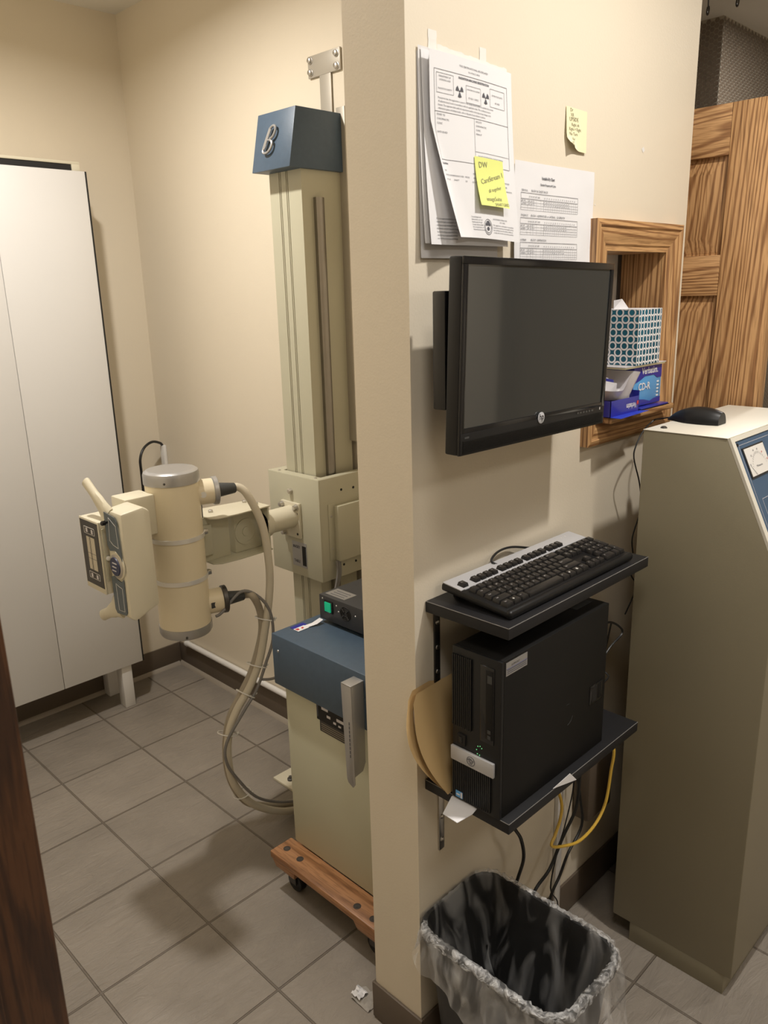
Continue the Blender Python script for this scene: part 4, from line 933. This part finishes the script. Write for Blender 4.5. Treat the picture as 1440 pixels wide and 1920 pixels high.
# ================================================================== COMPUTER
pc = thing('desktop_computer', 'black slim desktop computer standing upright on the lower shelf', 'computer', (1.20, .808, .700))
a0, a1, q0, q1, z0, z1 = 1.020, 1.392, .752, .864, .7005, 1.022
b = MB(); b.box(a0+.012, a1, q0, q1, z0, z1, 'blkm', .0015); bx = b.build('case', pc)
b = MB(); b.box(a0+.004, a0+.0115, q0-.0005, q1+.0005, z0, z1+.0005, 'blk', .0015); fp = b.build('front_bezel', pc)
b = MB()
for k in range(10): b.box(a0, a0+.0042, .862-.0046*k-.0030, .862-.0046*k, .862, 1.008, 'blk')
b.build('upper_grille', fp)
b = MB()
for k in range(20): b.box(a0, a0+.0042, .862-.0046*k-.0030, .862-.0046*k, .708, .786, 'blk')
b.build('lower_grille', fp)
b = MB(); b.box(a0+.002, a0+.0044, .766, .798, .852, 1.006, 'blkg', .001); b.box(a0+.0008, a0+.0022, .768, .784, .862, 1.000, 'blkm', .0005); b.box(a0+.0002, a0+.001, .770, .780, .975, .990, 'rubber'); b.box(a0+.0002, a0+.001, .772, .779, .874, .881, 'rubber'); b.box(a0+.0002, a0+.001, .772, .779, .863, .870, 'rubber'); b.build('disc_drive', fp)
b = MB(); b.box(a0-.002, a0+.0042, .763, .8645, .787, .8165, 'silver', .0012); sb_ = b.build('silver_band', fp)
b = MB(); c = Vector((a0-.0024, .815, .8015)); rr_ = .0092
b.tube([c+Y*(math.cos(q*PI/16)*rr_)+Z*(math.sin(q*PI/16)*rr_) for q in range(33)], .0005, 'ink', 6, smooth=0)
for (y0, zz0, y1, zz1) in ((.008, .002, -.006, .002), (.005, .0045, -.002, .0045), (-.006, .002, -.004, -.002), (-.004, -.002, .004, -.002), (.004, .0005, .004, -.002), (.003, -.005, -.003, -.005)):
    b.tube([c+Y*y0+Z*zz0, c+Y*y1+Z*zz1], .0006, 'ink', 6, smooth=0)
b.build('round_emblem', sb_)
b = MB(); b.box(a0+.001, a0+.0045, .832, .851, .824, .846, 'darkin'); b.box(a0-.0005, a0+.002, .838, .846, .828, .842, 'blkg', .001); b.build('front_port', fp)
b = MB()
for (yy, zz) in ((.803, .836), (.798, .838), (.794, .835), (.806, .828), (.804, .820), (.799, .819)): b.lathe((a0+.0038, yy, zz), (-1, 0, 0), [(0, .0011), (.0006, .0009)], 'led', 8)
b.build('indicator_lights', fp)
b = MB(); b.box(a0-.0006, a0+.0002, .836, .853, .708, .722, 'sky'); b.box(a0-.0009, a0-.0005, .8365, .841, .709, .721, 'dish'); b.box(a0-.0009, a0-.0005, .843, .851, .713, .716, 'paper'); b.build('blue_sticker', fp)
b = MB(); b.box(1.037, 1.101, q0-.0006, q0, .991, 1.017, 'alupaint'); b.text('SUPPORT', .006, (1.052, q0-.0009, 1.007), X, Z, 'ink')
for k in range(3): b.box(1.040, 1.098, q0-.0010, q0-.0005, .9945+.0035*k, .9957+.0035*k, 'ink')
b.box(1.038, 1.100, q0-.0010, q0-.0005, 1.0040, 1.0048, 'inkb'); b.build('asset_label', bx, 'pale label on the computer side')
b = MB(); b.box(1.330, 1.380, q0-.0012, q0, .810, .854, 'blkg', .001); b.box(1.339, 1.356, q0-.0016, q0-.0006, .815, .850, 'darkin'); b.box(1.363, 1.374, q0-.0018, q0-.0006, .816, .850, 'blkm', .0005); b.build('side_latch', bx)
b = MB(); c = Vector((1.245, q0-.0002, .825)); 
b.tube([c+X*(.024*math.cos(q))+Z*(.024*math.sin(q)) for q in (-1.4, -1.1, -.8, -.4)], .0004, 'rubber', 5); b.tube([c+X*(.024*math.cos(q))+Z*(.024*math.sin(q)) for q in (1.2, 1.45, 1.7)], .0003, 'rubber', 5); b.build('scuff_mark', bx)
b = MB(); b.box(1.315, 1.375, q0+.03, q1-.03, z1-.0005, z1+.0006, 'rubber'); b.build('top_label', bx)
# envelope between computer and wall
b = MB()
top = [(1.004, .932, .908), (.988, .930, .898), (.976, .925, .870)]
def env(u, v):   # u 0..1 along height from bottom to top on the bulging left edge, v 0..1 to the right
    zz = .702+.208*u
    xl = 1.030-.060*math.sin(min(1, u*1.12)*PI*.62+.20)+(.012 if u > .93 else 0)
    x = xl+(1.30-xl)*v
    y = .872+.056*u+.006*math.sin(v*PI)
    return Vector((x, y, zz))
b.grid(env, 14, 18, 'manila')
ef = b
def env2(u, v):
    p = env(u, v); return Vector((p.x-.012*math.sin(u*PI)*(1-v), p.y+.010+.006*math.sin(u*PI)*(1-v), p.z+.004))
b.grid(env2, 14, 18, 'manila')
b.grid(lambda u, v: env(u*.94, v*.9)+Vector((.004, .006, .002)), 10, 12, 'paperd')
tag(b.build('manila_envelope'), 'open manila envelope bulging out between the black computer and the wall', 'envelope')
b = MB(); b.add([(.968, .842, .7012), (.966, .805, .7012), (1.004, .800, .7012), (1.10, .82, .7012), (1.10, .862, .7012), (1.02, .864, .7012)], [(0, 1, 2, 3, 4, 5)], 'paper'); b.add([(.968, .842, .7004), (.966, .805, .7004), (1.004, .800, .7004), (1.10, .82, .7004), (1.10, .862, .7004), (1.02, .864, .7004)], [(5, 4, 3, 2, 1, 0)], 'paper')
PAPER2 = b
tag(b.build('paper_sheet'), 'white paper corner sticking out under the front of the black computer', 'paper')
b = MB(); b.prism([(1.170, .7045), (1.257, .681), (1.231, .7085)], (0, .7312, 0), X, Z, (0, -.0008, 0), 'paper')
tag(b.build('paper_slip'), 'small white triangle of paper folded over the lower shelf front edge', 'paper')

# ================================================================== CABLES BELOW / BESIDE THE COMPUTER
def cable(name, pts, r, m, lab, grp=None):
    b = MB(); b.tube(pts, r, m, 8); return tag(b.build(name), lab, 'cable', grp)
cable('network_cable', [(1.395, .82, .735), (1.43, .81, .742), (1.455, .80, .725)], .0036, 'ycable', 'short yellow cable bend at the back of the black computer') if False else None
cable('network_cable', [(1.392, .835, .728), (1.420, .835, .736), (1.465, .85, .725), (1.525, .86, .705), (1.545, .83, .66), (1.540, .80, .595), (1.533, .80, .532), (1.516, .80, .456), (1.472, .80, .419), (1.404, .80, .412), (1.340, .80, .435), (1.284, .80, .467), (1.300, .802, .486), (1.325, .806, .512), (1.334, .81, .545), (1.325, .82, .595), (1.31, .83, .672)], .0036, 'ycable', 'yellow network cable hanging in a loop below the lower shelf')
g_c = 'black cables under the shelves'
cable('power_cable', [(1.250, .885, .676), (1.252, .885, .55), (1.258, .885, .491), (1.289, .885, .437), (1.302, .885, .378), (1.280, .885, .333), (1.26, .90, .24), (1.25, .91, .05), (1.25, .91, .006)], .0042, 'bcable', 'thick black cable hanging from the left end below the lower shelf', g_c)
cable('power_cable', [(1.50, .90, .660), (1.53, .885, .55), (1.526, .88, .448), (1.512, .88, .391), (1.461, .88, .345), (1.406, .88, .285), (1.338, .88, .255), (1.29, .895, .12), (1.29, .90, .006)], .0042, 'bcable', 'thick black cable slanting down to the left behind the bin', g_c)
cable('video_cable', [(1.50, .915, .660), (1.545, .905, .5), (1.571, .90, .384), (1.584, .90, .300), (1.523, .90, .251), (1.489, .90, .206), (1.442, .90, .150), (1.43, .90, .006)], .0038, 'bcable', 'black cable wavering down beside the console foot', g_c)
cable('signal_wire', [(1.50, .925, .672), (1.56, .92, .50), (1.560, .915, .42), (1.53, .915, .33), (1.50, .915, .27), (1.47, .915, .17), (1.50, .91, .10), (1.47, .91, .006)], .0018, 'bcable', 'thin black wire curling near the floor behind the bin', g_c)
cable('audio_wire', [(1.393, .82, .885), (1.45, .82, .925), (1.523, .82, .916), (1.574, .82, .887), (1.584, .82, .866), (1.528, .82, .849), (1.46, .825, .80), (1.394, .83, .79)], .0026, 'bcable', 'black wire looping out behind the upper back of the computer', g_c)
cable('usb_wire', [(1.393, .845, .76), (1.46, .85, .735), (1.584, .85, .740), (1.60, .87, .752), (1.640, .89, .78), (1.70, .91, .83)], .0022, 'bcable', 'black wire rising from the computer back towards the console', g_c)
cable('keyboard_wire', [(1.42, .925, 1.063), (1.415, .91, 1.045), (1.405, .88, 1.00), (1.40, .86, .95), (1.393, .85, .93)], .0024, 'bcable', 'short black wire between the upper shelf and the computer top', g_c)
b = MB(); b.box(1.515, 1.541, YW-.012, YW-.0005, .015, .66, 'whitep', .002); tag(b.build('cable_channel'), 'white cable channel running down the wall below the lower shelf', 'cable channel')
# floor power box on the wall low right
b = MB(); b.box(1.60, 1.72, YW-.05, YW-.0005, .30, .52, 'base', .01); tag(b.build('junction_box'), 'dark boxy enclosure low on the wall behind the console edge', 'box')

# ================================================================== BIN AND LINER
BX, BY, BZ = 1.094, .755, .385
bn = thing('waste_bin', 'black plastic waste bin below the shelves', 'bin', (BX, BY, 0))
def rrect(hx, hy, r, t):     # point on rounded rectangle, t in 0..1
    per = []
    cs = [(hx-r, hy-r, 0), (-(hx-r), hy-r, PI/2), (-(hx-r), -(hy-r), PI), (hx-r, -(hy-r), 1.5*PI)]
    arc = r*PI/2; Ls = []
    sides = [2*(hx-r), 2*(hy-r), 2*(hx-r), 2*(hy-r)]
    tot = 4*arc+sum(sides); s = (t % 1)*tot
    for k in range(4):
        if s <= arc:
            a = cs[k][2]+s/r; return cs[k][0]+r*math.cos(a), cs[k][1]+r*math.sin(a), math.cos(a), math.sin(a)
        s -= arc
        if s <= sides[k]:
            a = cs[k][2]+PI/2; x = cs[k][0]+r*math.cos(a); y = cs[k][1]+r*math.sin(a)
            return x-math.sin(a)*s, y+math.cos(a)*s, math.cos(a), math.sin(a)
        s -= sides[k]
    return hx, hy-r, 1, 0
HX, HY, RR = .118, .175, .055
b = MB(); n = 64; lv_ = []
prof = [(.0, -.032, -.040), (.004, -.030, -.038), (BZ-.03, -.006, -.008), (BZ-.028, .004, .004), (BZ-.004, .006, .006), (BZ, .003, .003), (BZ-.002, -.003, -.003), (BZ-.03, -.007, -.009), (.008, -.034, -.042)]
vs = []; fs = []
for (z, ox, oy) in prof:
    for k in range(n):
        x, y, nx, ny = rrect(HX+ox, HY+oy, RR+min(ox, 0)*.4, k/n); vs.append(Vector((BX+x, BY+y, z)))
for i in range(len(prof)-1):
    for k in range(n): fs.append((i*n+k, i*n+(k+1) % n, (i+1)*n+(k+1) % n, (i+1)*n+k))
fs.append(tuple(range(n))[::-1]); fs.append(tuple((len(prof)-1)*n+k for k in range(n)))
b.add(vs, fs, 'bin'); b.build('bin_body', bn)
# liner: inside drop, bunched hem over the rim, skirt outside
n = 220
def liner_ring(k, off, z, wr, fz, seed):
    x, y, nx, ny = rrect(HX, HY, RR, k/n)
    p = Vector((math.cos(2*PI*k/n)*3.2, math.sin(2*PI*k/n)*3.2, seed))
    d = off+wr*(noise.noise(p*fz*.45)+.6*noise.noise(p*fz*1.3))
    zz = z+wr*.8*noise.noise(p*fz*.9+Vector((5, 1, 0)))
    return Vector((BX+x+nx*d, BY+y+ny*d, zz))
rows = [(-.095, .06, .030, .8, .0), (-.070, .14, .026, .9, .15), (-.045, .23, .018, 1.1, .3), (-.026, .31, .012, 1.5, .5), (-.014, .36, .006, 2.5, .7), (-.009, .381, .0035, 9, 1.0), (-.005, .3905, .0045, 14, 1.2), (.003, .3935, .0045, 14, 1.4), (.010, .388, .005, 14, 1.6), (.012, .379, .004, 9, 1.8), (.012, .366, .005, 5, 2.0), (.016, .345, .009, 3.5, 2.2), (.023, .31, .014, 2.8, 2.4), (.031, .26, .019, 2.2, 2.6), (.040, .205, .022, 2.0, 2.8)]
vs = []; fs = []
for (off, z, wr, fz, sd_) in rows:
    for k in range(n):
        yy = rrect(HX, HY, RR, k/n)[1]
        fc_ = min(1, .22+.95*max(0, (HY-yy)/(2*HY))) if z < .36 and off > 0 else 1
        v = liner_ring(k, .013+(off-.013)*fc_ if off > .013 else off, .366-(.366-z)*fc_ if fc_ < 1 else z, wr*(.4+.6*fc_), fz, sd_)
        v.z = max(v.z, .012)
        if v.y > YW-.012: v.y = YW-.012+(v.y-YW)*.05
        vs.append(v)
for i in range(len(rows)-1):
    for k in range(n): fs.append((i*n+k, i*n+(k+1) % n, (i+1)*n+(k+1) % n, (i+1)*n+k))
fs.append(tuple(range(n))[::-1])
b = MB(); h0, h1 = 6*n, 9*n
b.add(vs, [f for i, f in enumerate(fs) if i < h0 or i == len(fs)-1], 'liner'); base_ = len(b.v); i_ = b.mi('hem')
for f in fs[h0:h1]: b.f.append(f); b.m.append(i_ if vs[f[0]].y < BY+.158 else 0)
i_ = b.mi('skirt')
for f in fs[h1:-1]: b.f.append(f); b.m.append(i_)
tag(b.build('bin_liner', angle=80), 'clear crinkled plastic bag lining the black waste bin, folded over its rim', 'bin liner')

# ================================================================== CONSOLE
KX0, KX1, KB, KF = 1.617, 2.072, .815, .506
cs = thing('control_console', 'tall beige control console with sloping blue panel, black mouse on top', 'medical equipment', (1.84, .66, 0))
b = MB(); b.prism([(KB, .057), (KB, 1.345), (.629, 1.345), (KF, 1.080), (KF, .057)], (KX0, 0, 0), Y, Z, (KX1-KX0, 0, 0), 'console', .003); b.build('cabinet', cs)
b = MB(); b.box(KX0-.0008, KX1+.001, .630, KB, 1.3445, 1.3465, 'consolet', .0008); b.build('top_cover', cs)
b = MB(); b.box(KX0+.002, KX1, .523, .767, 0, .058, 'console', .001); b.build('plinth', cs)
# sloping panel frame
sv_ = Vector((0, KF-.629, 1.080-1.345)); SL = sv_.length; sv_.normalize(); sn = Vector((0, sv_.z, -sv_.y)).normalized()
if sn.y > 0: sn = -sn
so_ = Vector((KX0, .629, 1.345))
def sp(u, v, h=0): return so_+X*u+sv_*v+sn*h
def slab(b, u0, u1, v0, v1, h0, h1, m): 
    b.hexa([sp(u0, v1, h0), sp(u1, v1, h0), sp(u1, v0, h0), sp(u0, v0, h0)], [sp(u0, v1, h1), sp(u1, v1, h1), sp(u1, v0, h1), sp(u0, v0, h1)], m)
wc = KX1-KX0
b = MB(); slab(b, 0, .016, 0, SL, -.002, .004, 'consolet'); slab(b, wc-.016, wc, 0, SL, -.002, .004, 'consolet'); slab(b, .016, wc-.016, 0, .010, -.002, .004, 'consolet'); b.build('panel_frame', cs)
b = MB(); slab(b, .016, wc-.016, .010, SL, -.001, .0015, 'bluep')
for (u0, v0, u1, v1) in ((.030, .020, .40, .0208), (.030, .020, .0306, SL-.01), (.052, .140, .40, .1408), (.052, .140, .0526, SL-.01)): slab(b, u0, max(u1, u0+.0006), v0, v1, .0014, .0020, 'sky' if False else 'dish')
pn = b.build('control_panel', cs)
b = MB(); slab(b, .036, .145, .028, .094, .0015, .0045, 'dsteel'); slab(b, .039, .142, .031, .091, .0045, .0052, 'meter')
cmn = (.060, .092)
for k in range(17):
    a = math.radians(150-120*k/16); c0 = (.092+.040*math.cos(a), .098-.050*math.sin(a)); c1 = (.092+.044*math.cos(a), .098-.055*math.sin(a))
    b.quad(sp(c0[0]-.0004, c0[1], .0056), sp(c0[0]+.0004, c0[1], .0056), sp(c1[0]+.0004, c1[1], .0056), sp(c1[0]-.0004, c1[1], .0056), 'ink')
for k, s_ in enumerate(('0', '20', '40', '60', '80', '100')):
    a = math.radians(148-116*k/5); p = sp(.088+.050*math.cos(a), .1-.060*math.sin(a), .0057); b.text(s_, .0058, p, X, -sv_, 'red' if k > 3 else 'ink')
b.text('Milliamperes', .0062, sp(.072, .075, .0057), X, -sv_, 'ink')
b.quad(sp(.060, .090, .0058), sp(.0608, .090, .0058), sp(.0436, .064, .0058), sp(.0428, .064, .0058), 'ink'); b.quad(sp(.064, .090, .0058), sp(.0648, .090, .0058), sp(.0456, .068, .0058), sp(.0448, .068, .0058), 'ink')
b.build('meter', pn, 'white-faced needle meter')
b = MB(); b.lathe(sp(.026, .018, .0015), sn, [(0, .004), (.0015, .0035)], 'darkin', 10); b.text('V', .012, sp(.133, .118, .002), X, -sv_, 'ink'); b.build('panel_marks', pn)
b = MB(); b.lathe((1.655, .786, 1.3465), Z, [(0, .0075), (.002, .007), (.004, .0045), (.0048, .001)], 'dsteel', 16); b.build('dome_bolt', cs)
# mouse
ms = thing('computer_mouse', 'black corded mouse on top of the beige console', 'mouse', (1.768, .765, 1.3465))
b = MB(); nu, nv = 20, 12; vs = []
def mpt(u, v):   # u along length 0 back .. 1 front (+Y), v 0..1 across the dome
    a = v*PI; l = -.060+.122*u
    wd = .031*math.sin(min(1, .12+u*1.0)*PI*.88+.12)**.45*(1 if u < .6 else 1-.35*(u-.6)/.4); wd = max(wd, .008)
    ht = .036*(math.sin(min(1, u*.80+.20)*PI))**.55 if u < .98 else .004
    ht = max(ht, .006)
    return Vector((1.768-math.cos(a)*wd, .765+l, 1.3472+math.sin(a)*ht))
b.grid(mpt, nu, nv, 'blk')
base = [mpt(i/nu, 0) for i in range(nu+1)]+[mpt(i/nu, 1) for i in range(nu, -1, -1)]
b.add(base, [tuple(range(len(base)))], 'blk')
e0 = [mpt(0, j/nv) for j in range(nv+1)]; e1 = [mpt(1, j/nv) for j in range(nv+1)]
b.add(e0, [tuple(range(nv+1))], 'blk'); b.add(e1, [tuple(range(nv+1))[::-1]], 'blk')
b.build('mouse_body', ms)
b = MB(); b.tube([(1.768, .822, 1.353), (1.772, .850, 1.346), (1.797, .88, 1.336), (1.757, .885, 1.316), (1.724, .885, 1.284), (1.718, .885, 1.255), (1.750, .885, 1.195), (1.775, .89, 1.15), (1.800, .90, 1.11), (1.764, .90, 1.043), (1.773, .90, .992), (1.768, .90, .945), (1.80, .90, .90), (1.75, .90, .84)], .0018, 'bcable', 7)
b.build('mouse_cord', ms)

# ================================================================== THINGS ON THE PASS-THROUGH SILL
zs = OZ0+.0125
# boxes: light blue disc box at the back
cd = thing('disc_box', 'blue upright disc box lettered CD-R on the oak sill, under the tissue box', 'box', (1.815, .955, zs))
b = MB(); x0, x1, y0, y1, zt = 1.745, 1.884, .912, 1.040, 1.4645
b.box(x0, x1, y0, y1, zs+.006, zt, 'sky', .0008)
b.prism([(x0, zt), (x1, zt), (x1, 1.432), (1.862, 1.432), (1.846, 1.440), (1.80, 1.440), (1.78, 1.433), (x0, 1.425)], (0, y0-.0004, 0), X, Z, (0, -.0006, 0), 'navy')
b.prism([(x0, zs+.007), (x1, zs+.007), (x1, 1.384), (1.85, 1.382), (1.83, 1.3775), (1.80, 1.384), (x0, 1.390)], (0, y0-.0004, 0), X, Z, (0, -.0006, 0), 'navy')
b.box(x1-.0005, x1+.001, y0, y1, zs+.006, zt, 'dish'); b.box(x0-.0006, x0+.0005, y0, y1, zs+.006, zt, 'navy')
b.text('Verbatim.', .0225, (1.782, y0-.0016, 1.4455), X, Z, 'paper', .0004, sx=.92); b.text('CD-R', .0245, (1.768, y0-.0016, 1.408), X, Z, 'paper', .0005)
for k in range(5): b.box(1.862, 1.872, y0-.0014, y0-.0005, 1.386+.0085*k, 1.390+.0085*k, 'paper')
b.build('carton', cd)
b = MB(); b.box(x0+.01, x1+.012, y0-.018, y0+.01, zs, zs+.004, 'navy', .0005); b.box(x0-.006, x1+.014, y0-.020, y0+.05, zs-.0002, zs+.0009, 'blkm'); b.build('open_flap', cd)
# open dark blue box lying in front, lettering upside down
ob = thing('disc_box', 'open dark blue disc box with upside-down lettering at the front of the oak sill', 'box', (1.655, .945, zs))
x0, x1, y0, y1, zt = 1.608, 1.738, .8915, .985, 1.402
b = MB(); b.box(x0, x1, y0, y0+.0014, zs, zt, 'navy'); b.box(x0, x1, y1, y1+.0014, zs, zt, 'navy'); b.box(x0, x0+.0014, y0, y1, zs, zt, 'navy'); b.box(x1-.0014, x1, y0, y1, zs, zt+.012, 'navy'); b.box(x0, x1, y0, y1, zs, zs+.0014, 'navy')
b.text('Verbatim', .0175, (1.724, y0-.0010, 1.388), (-1, 0, 0), -Z, 'paper', .0003, sx=.72)
b.add([(1.735, y0-.001, 1.391), (1.7265, y0-.001, 1.391), (1.7265, y0-.001, 1.380), (1.731, y0-.001, 1.385), (1.735, y0-.001, 1.380)], [(0, 4, 3, 2, 1)], 'red')
b.text('CD-R', .009, (x0-.0006, y0+.06, 1.375), (0, -1, 0), Z, 'dish')
b.build('carton', ob)
b = MB(); b.hexa([(x0, y0-.026, zs+.0005), (x1+.02, y0-.016, zs+.0005), (x1+.004, y0, zs+.0005), (x0, y0, zs+.0005)], [(x0, y0-.026, zs+.0015), (x1+.02, y0-.016, zs+.0015), (x1+.004, y0, zs+.0015), (x0, y0, zs+.0015)], 'cobalt'); b.build('open_flap', ob)
# disc envelopes standing in the open box
for k, (dx, rot, hh) in enumerate(((0, .10, .040), (.006, .02, .046), (.011, -.05, .052))):
    b = MB(); yy = .915+.02*k
    b.box(1.69+dx*0, 1.736-.001, yy, yy+.0012, zs+.002, zt+.006+.010*k, 'paper')
    b.box(1.692, 1.735, yy-.0006, yy, zt-.004+.010*k, zt-.0035+.010*k, 'ink')
    tag(b.build('disc_sleeve'), 'white paper disc sleeve standing in the open dark blue box, %s' % ('nearest the room', 'middle of the three', 'hindmost of the three')[k], 'disc sleeve', 'white disc sleeves in the open box')
# white scooped dish holding more sleeves
b = MB(); cxd, cyd = 1.640, .936
def dish(u, v):
    hx, hy = .044+.017*v, .036+.018*v
    x, y, nx, ny = rrect(hx, hy, .022, u)
    top = 1.400+.058*v
    q_ = max(0, min(1, (.006-x)/.042)); cut = .034*q_*q_*(3-2*q_) if y < 0 else 0
    return Vector((cxd+.035+x, cyd+y, top-cut*v))
b.grid(dish, 96, 12, 'dish'); b.add([dish(i/96, 0) for i in range(96)], [tuple(range(96))[::-1]], 'dish')
tag(b.build('plastic_dish'), 'white scooped plastic dish sitting on the open dark blue box', 'dish')
b = MB()
for k, (yy, zz, xx) in enumerate(((.926, 1.446, 1.63), (.940, 1.452, 1.64), (.952, 1.456, 1.636))):
    b = MB(); b.hexa([(xx, yy, 1.404), (xx+.062, yy, 1.404), (xx+.062, yy+.001, 1.404), (xx, yy+.001, 1.404)], [(xx-.01, yy-.006, zz), (xx+.052, yy-.006, zz-.012), (xx+.052, yy-.005, zz-.012), (xx-.01, yy-.005, zz)], 'paper' if k != 1 else 'navy')
    tag(b.build('card'), ('white paper card leaning in the scooped dish', 'dark blue card leaning in the scooped dish', 'white paper card at the back of the scooped dish')[k], 'card')
# yellow pad between boxes and tissue box
b = MB(); b.box(1.690, 1.888, .905, 1.03, 1.4645, 1.4685, 'note2', .0004); b.box(1.688, 1.889, .903, 1.032, 1.4685, 1.470, 'dish'); tag(b.build('note_pad'), 'thin pale yellow pad lying between the tissue box and the disc boxes', 'pad')
# tissue box
tb = thing('tissue_box', 'cube tissue box patterned with teal dots in white rings on the sill boxes', 'tissue box', (1.785, .957, 1.4705))
x0, x1, y0, y1, z0, z1 = 1.731, 1.841, .900, 1.012, 1.4705, 1.598
b = MB(); b.box(x0, x1, y0, y1, z0, z1, 'teal', .0005)
def ring_pat(o, a, w):
    r0, r1, pt_ = .0066, .0106, .0152
    nx_ = int(w/pt_)+2; nz = int((z1-z0)/pt_)+2; nrm = Vector(a).cross(Z)
    for i in range(nx_):
        for j in range(nz):
            if (i+j) % 2: continue
            c = (i*pt_+.003, j*pt_-.001)
            pts0 = []; pts1 = []
            for q in range(18):
                t = 2*PI*q/18
                f_ = lambda r: Vector(o)+Vector(a)*min(max(c[0]+r*math.cos(t), 0), w)+Z*min(max(c[1]+r*math.sin(t), 0), z1-z0)+nrm*.0005
                pts0.append(f_(r0)); pts1.append(f_(r1))
            b.add(pts0+pts1, [(q, 18+q, 18+(q+1) % 18, (q+1) % 18) for q in range(18)], 'paper')
ring_pat((x0, y0, z0), (1, 0, 0), x1-x0); ring_pat((x0, y1, z0), (0, -1, 0), y1-y0); ring_pat((x1, y0, z0), (0, 1, 0), y1-y0)
b.box(x0, x1, y0, y1, z1-.0008, z1+.0003, 'paper')
for (xx, yy) in ((x0, y0), (x1, y0)): b.box(xx-.0007, xx+.0007, yy-.0007, yy+.0007, z0, z1, 'paper')
b.build('carton', tb)
b = MB(); b.add([(1.748, .975, z1), (1.790, .958, z1), (1.765, .985, z1+.020), (1.775, .93, z1), (1.800, .985, z1), (1.762, .962, z1+.0235)], [(0, 1, 5), (1, 4, 2, 5), (4, 0, 2), (0, 5, 2)], 'paper'); b.build('tissue', tb)
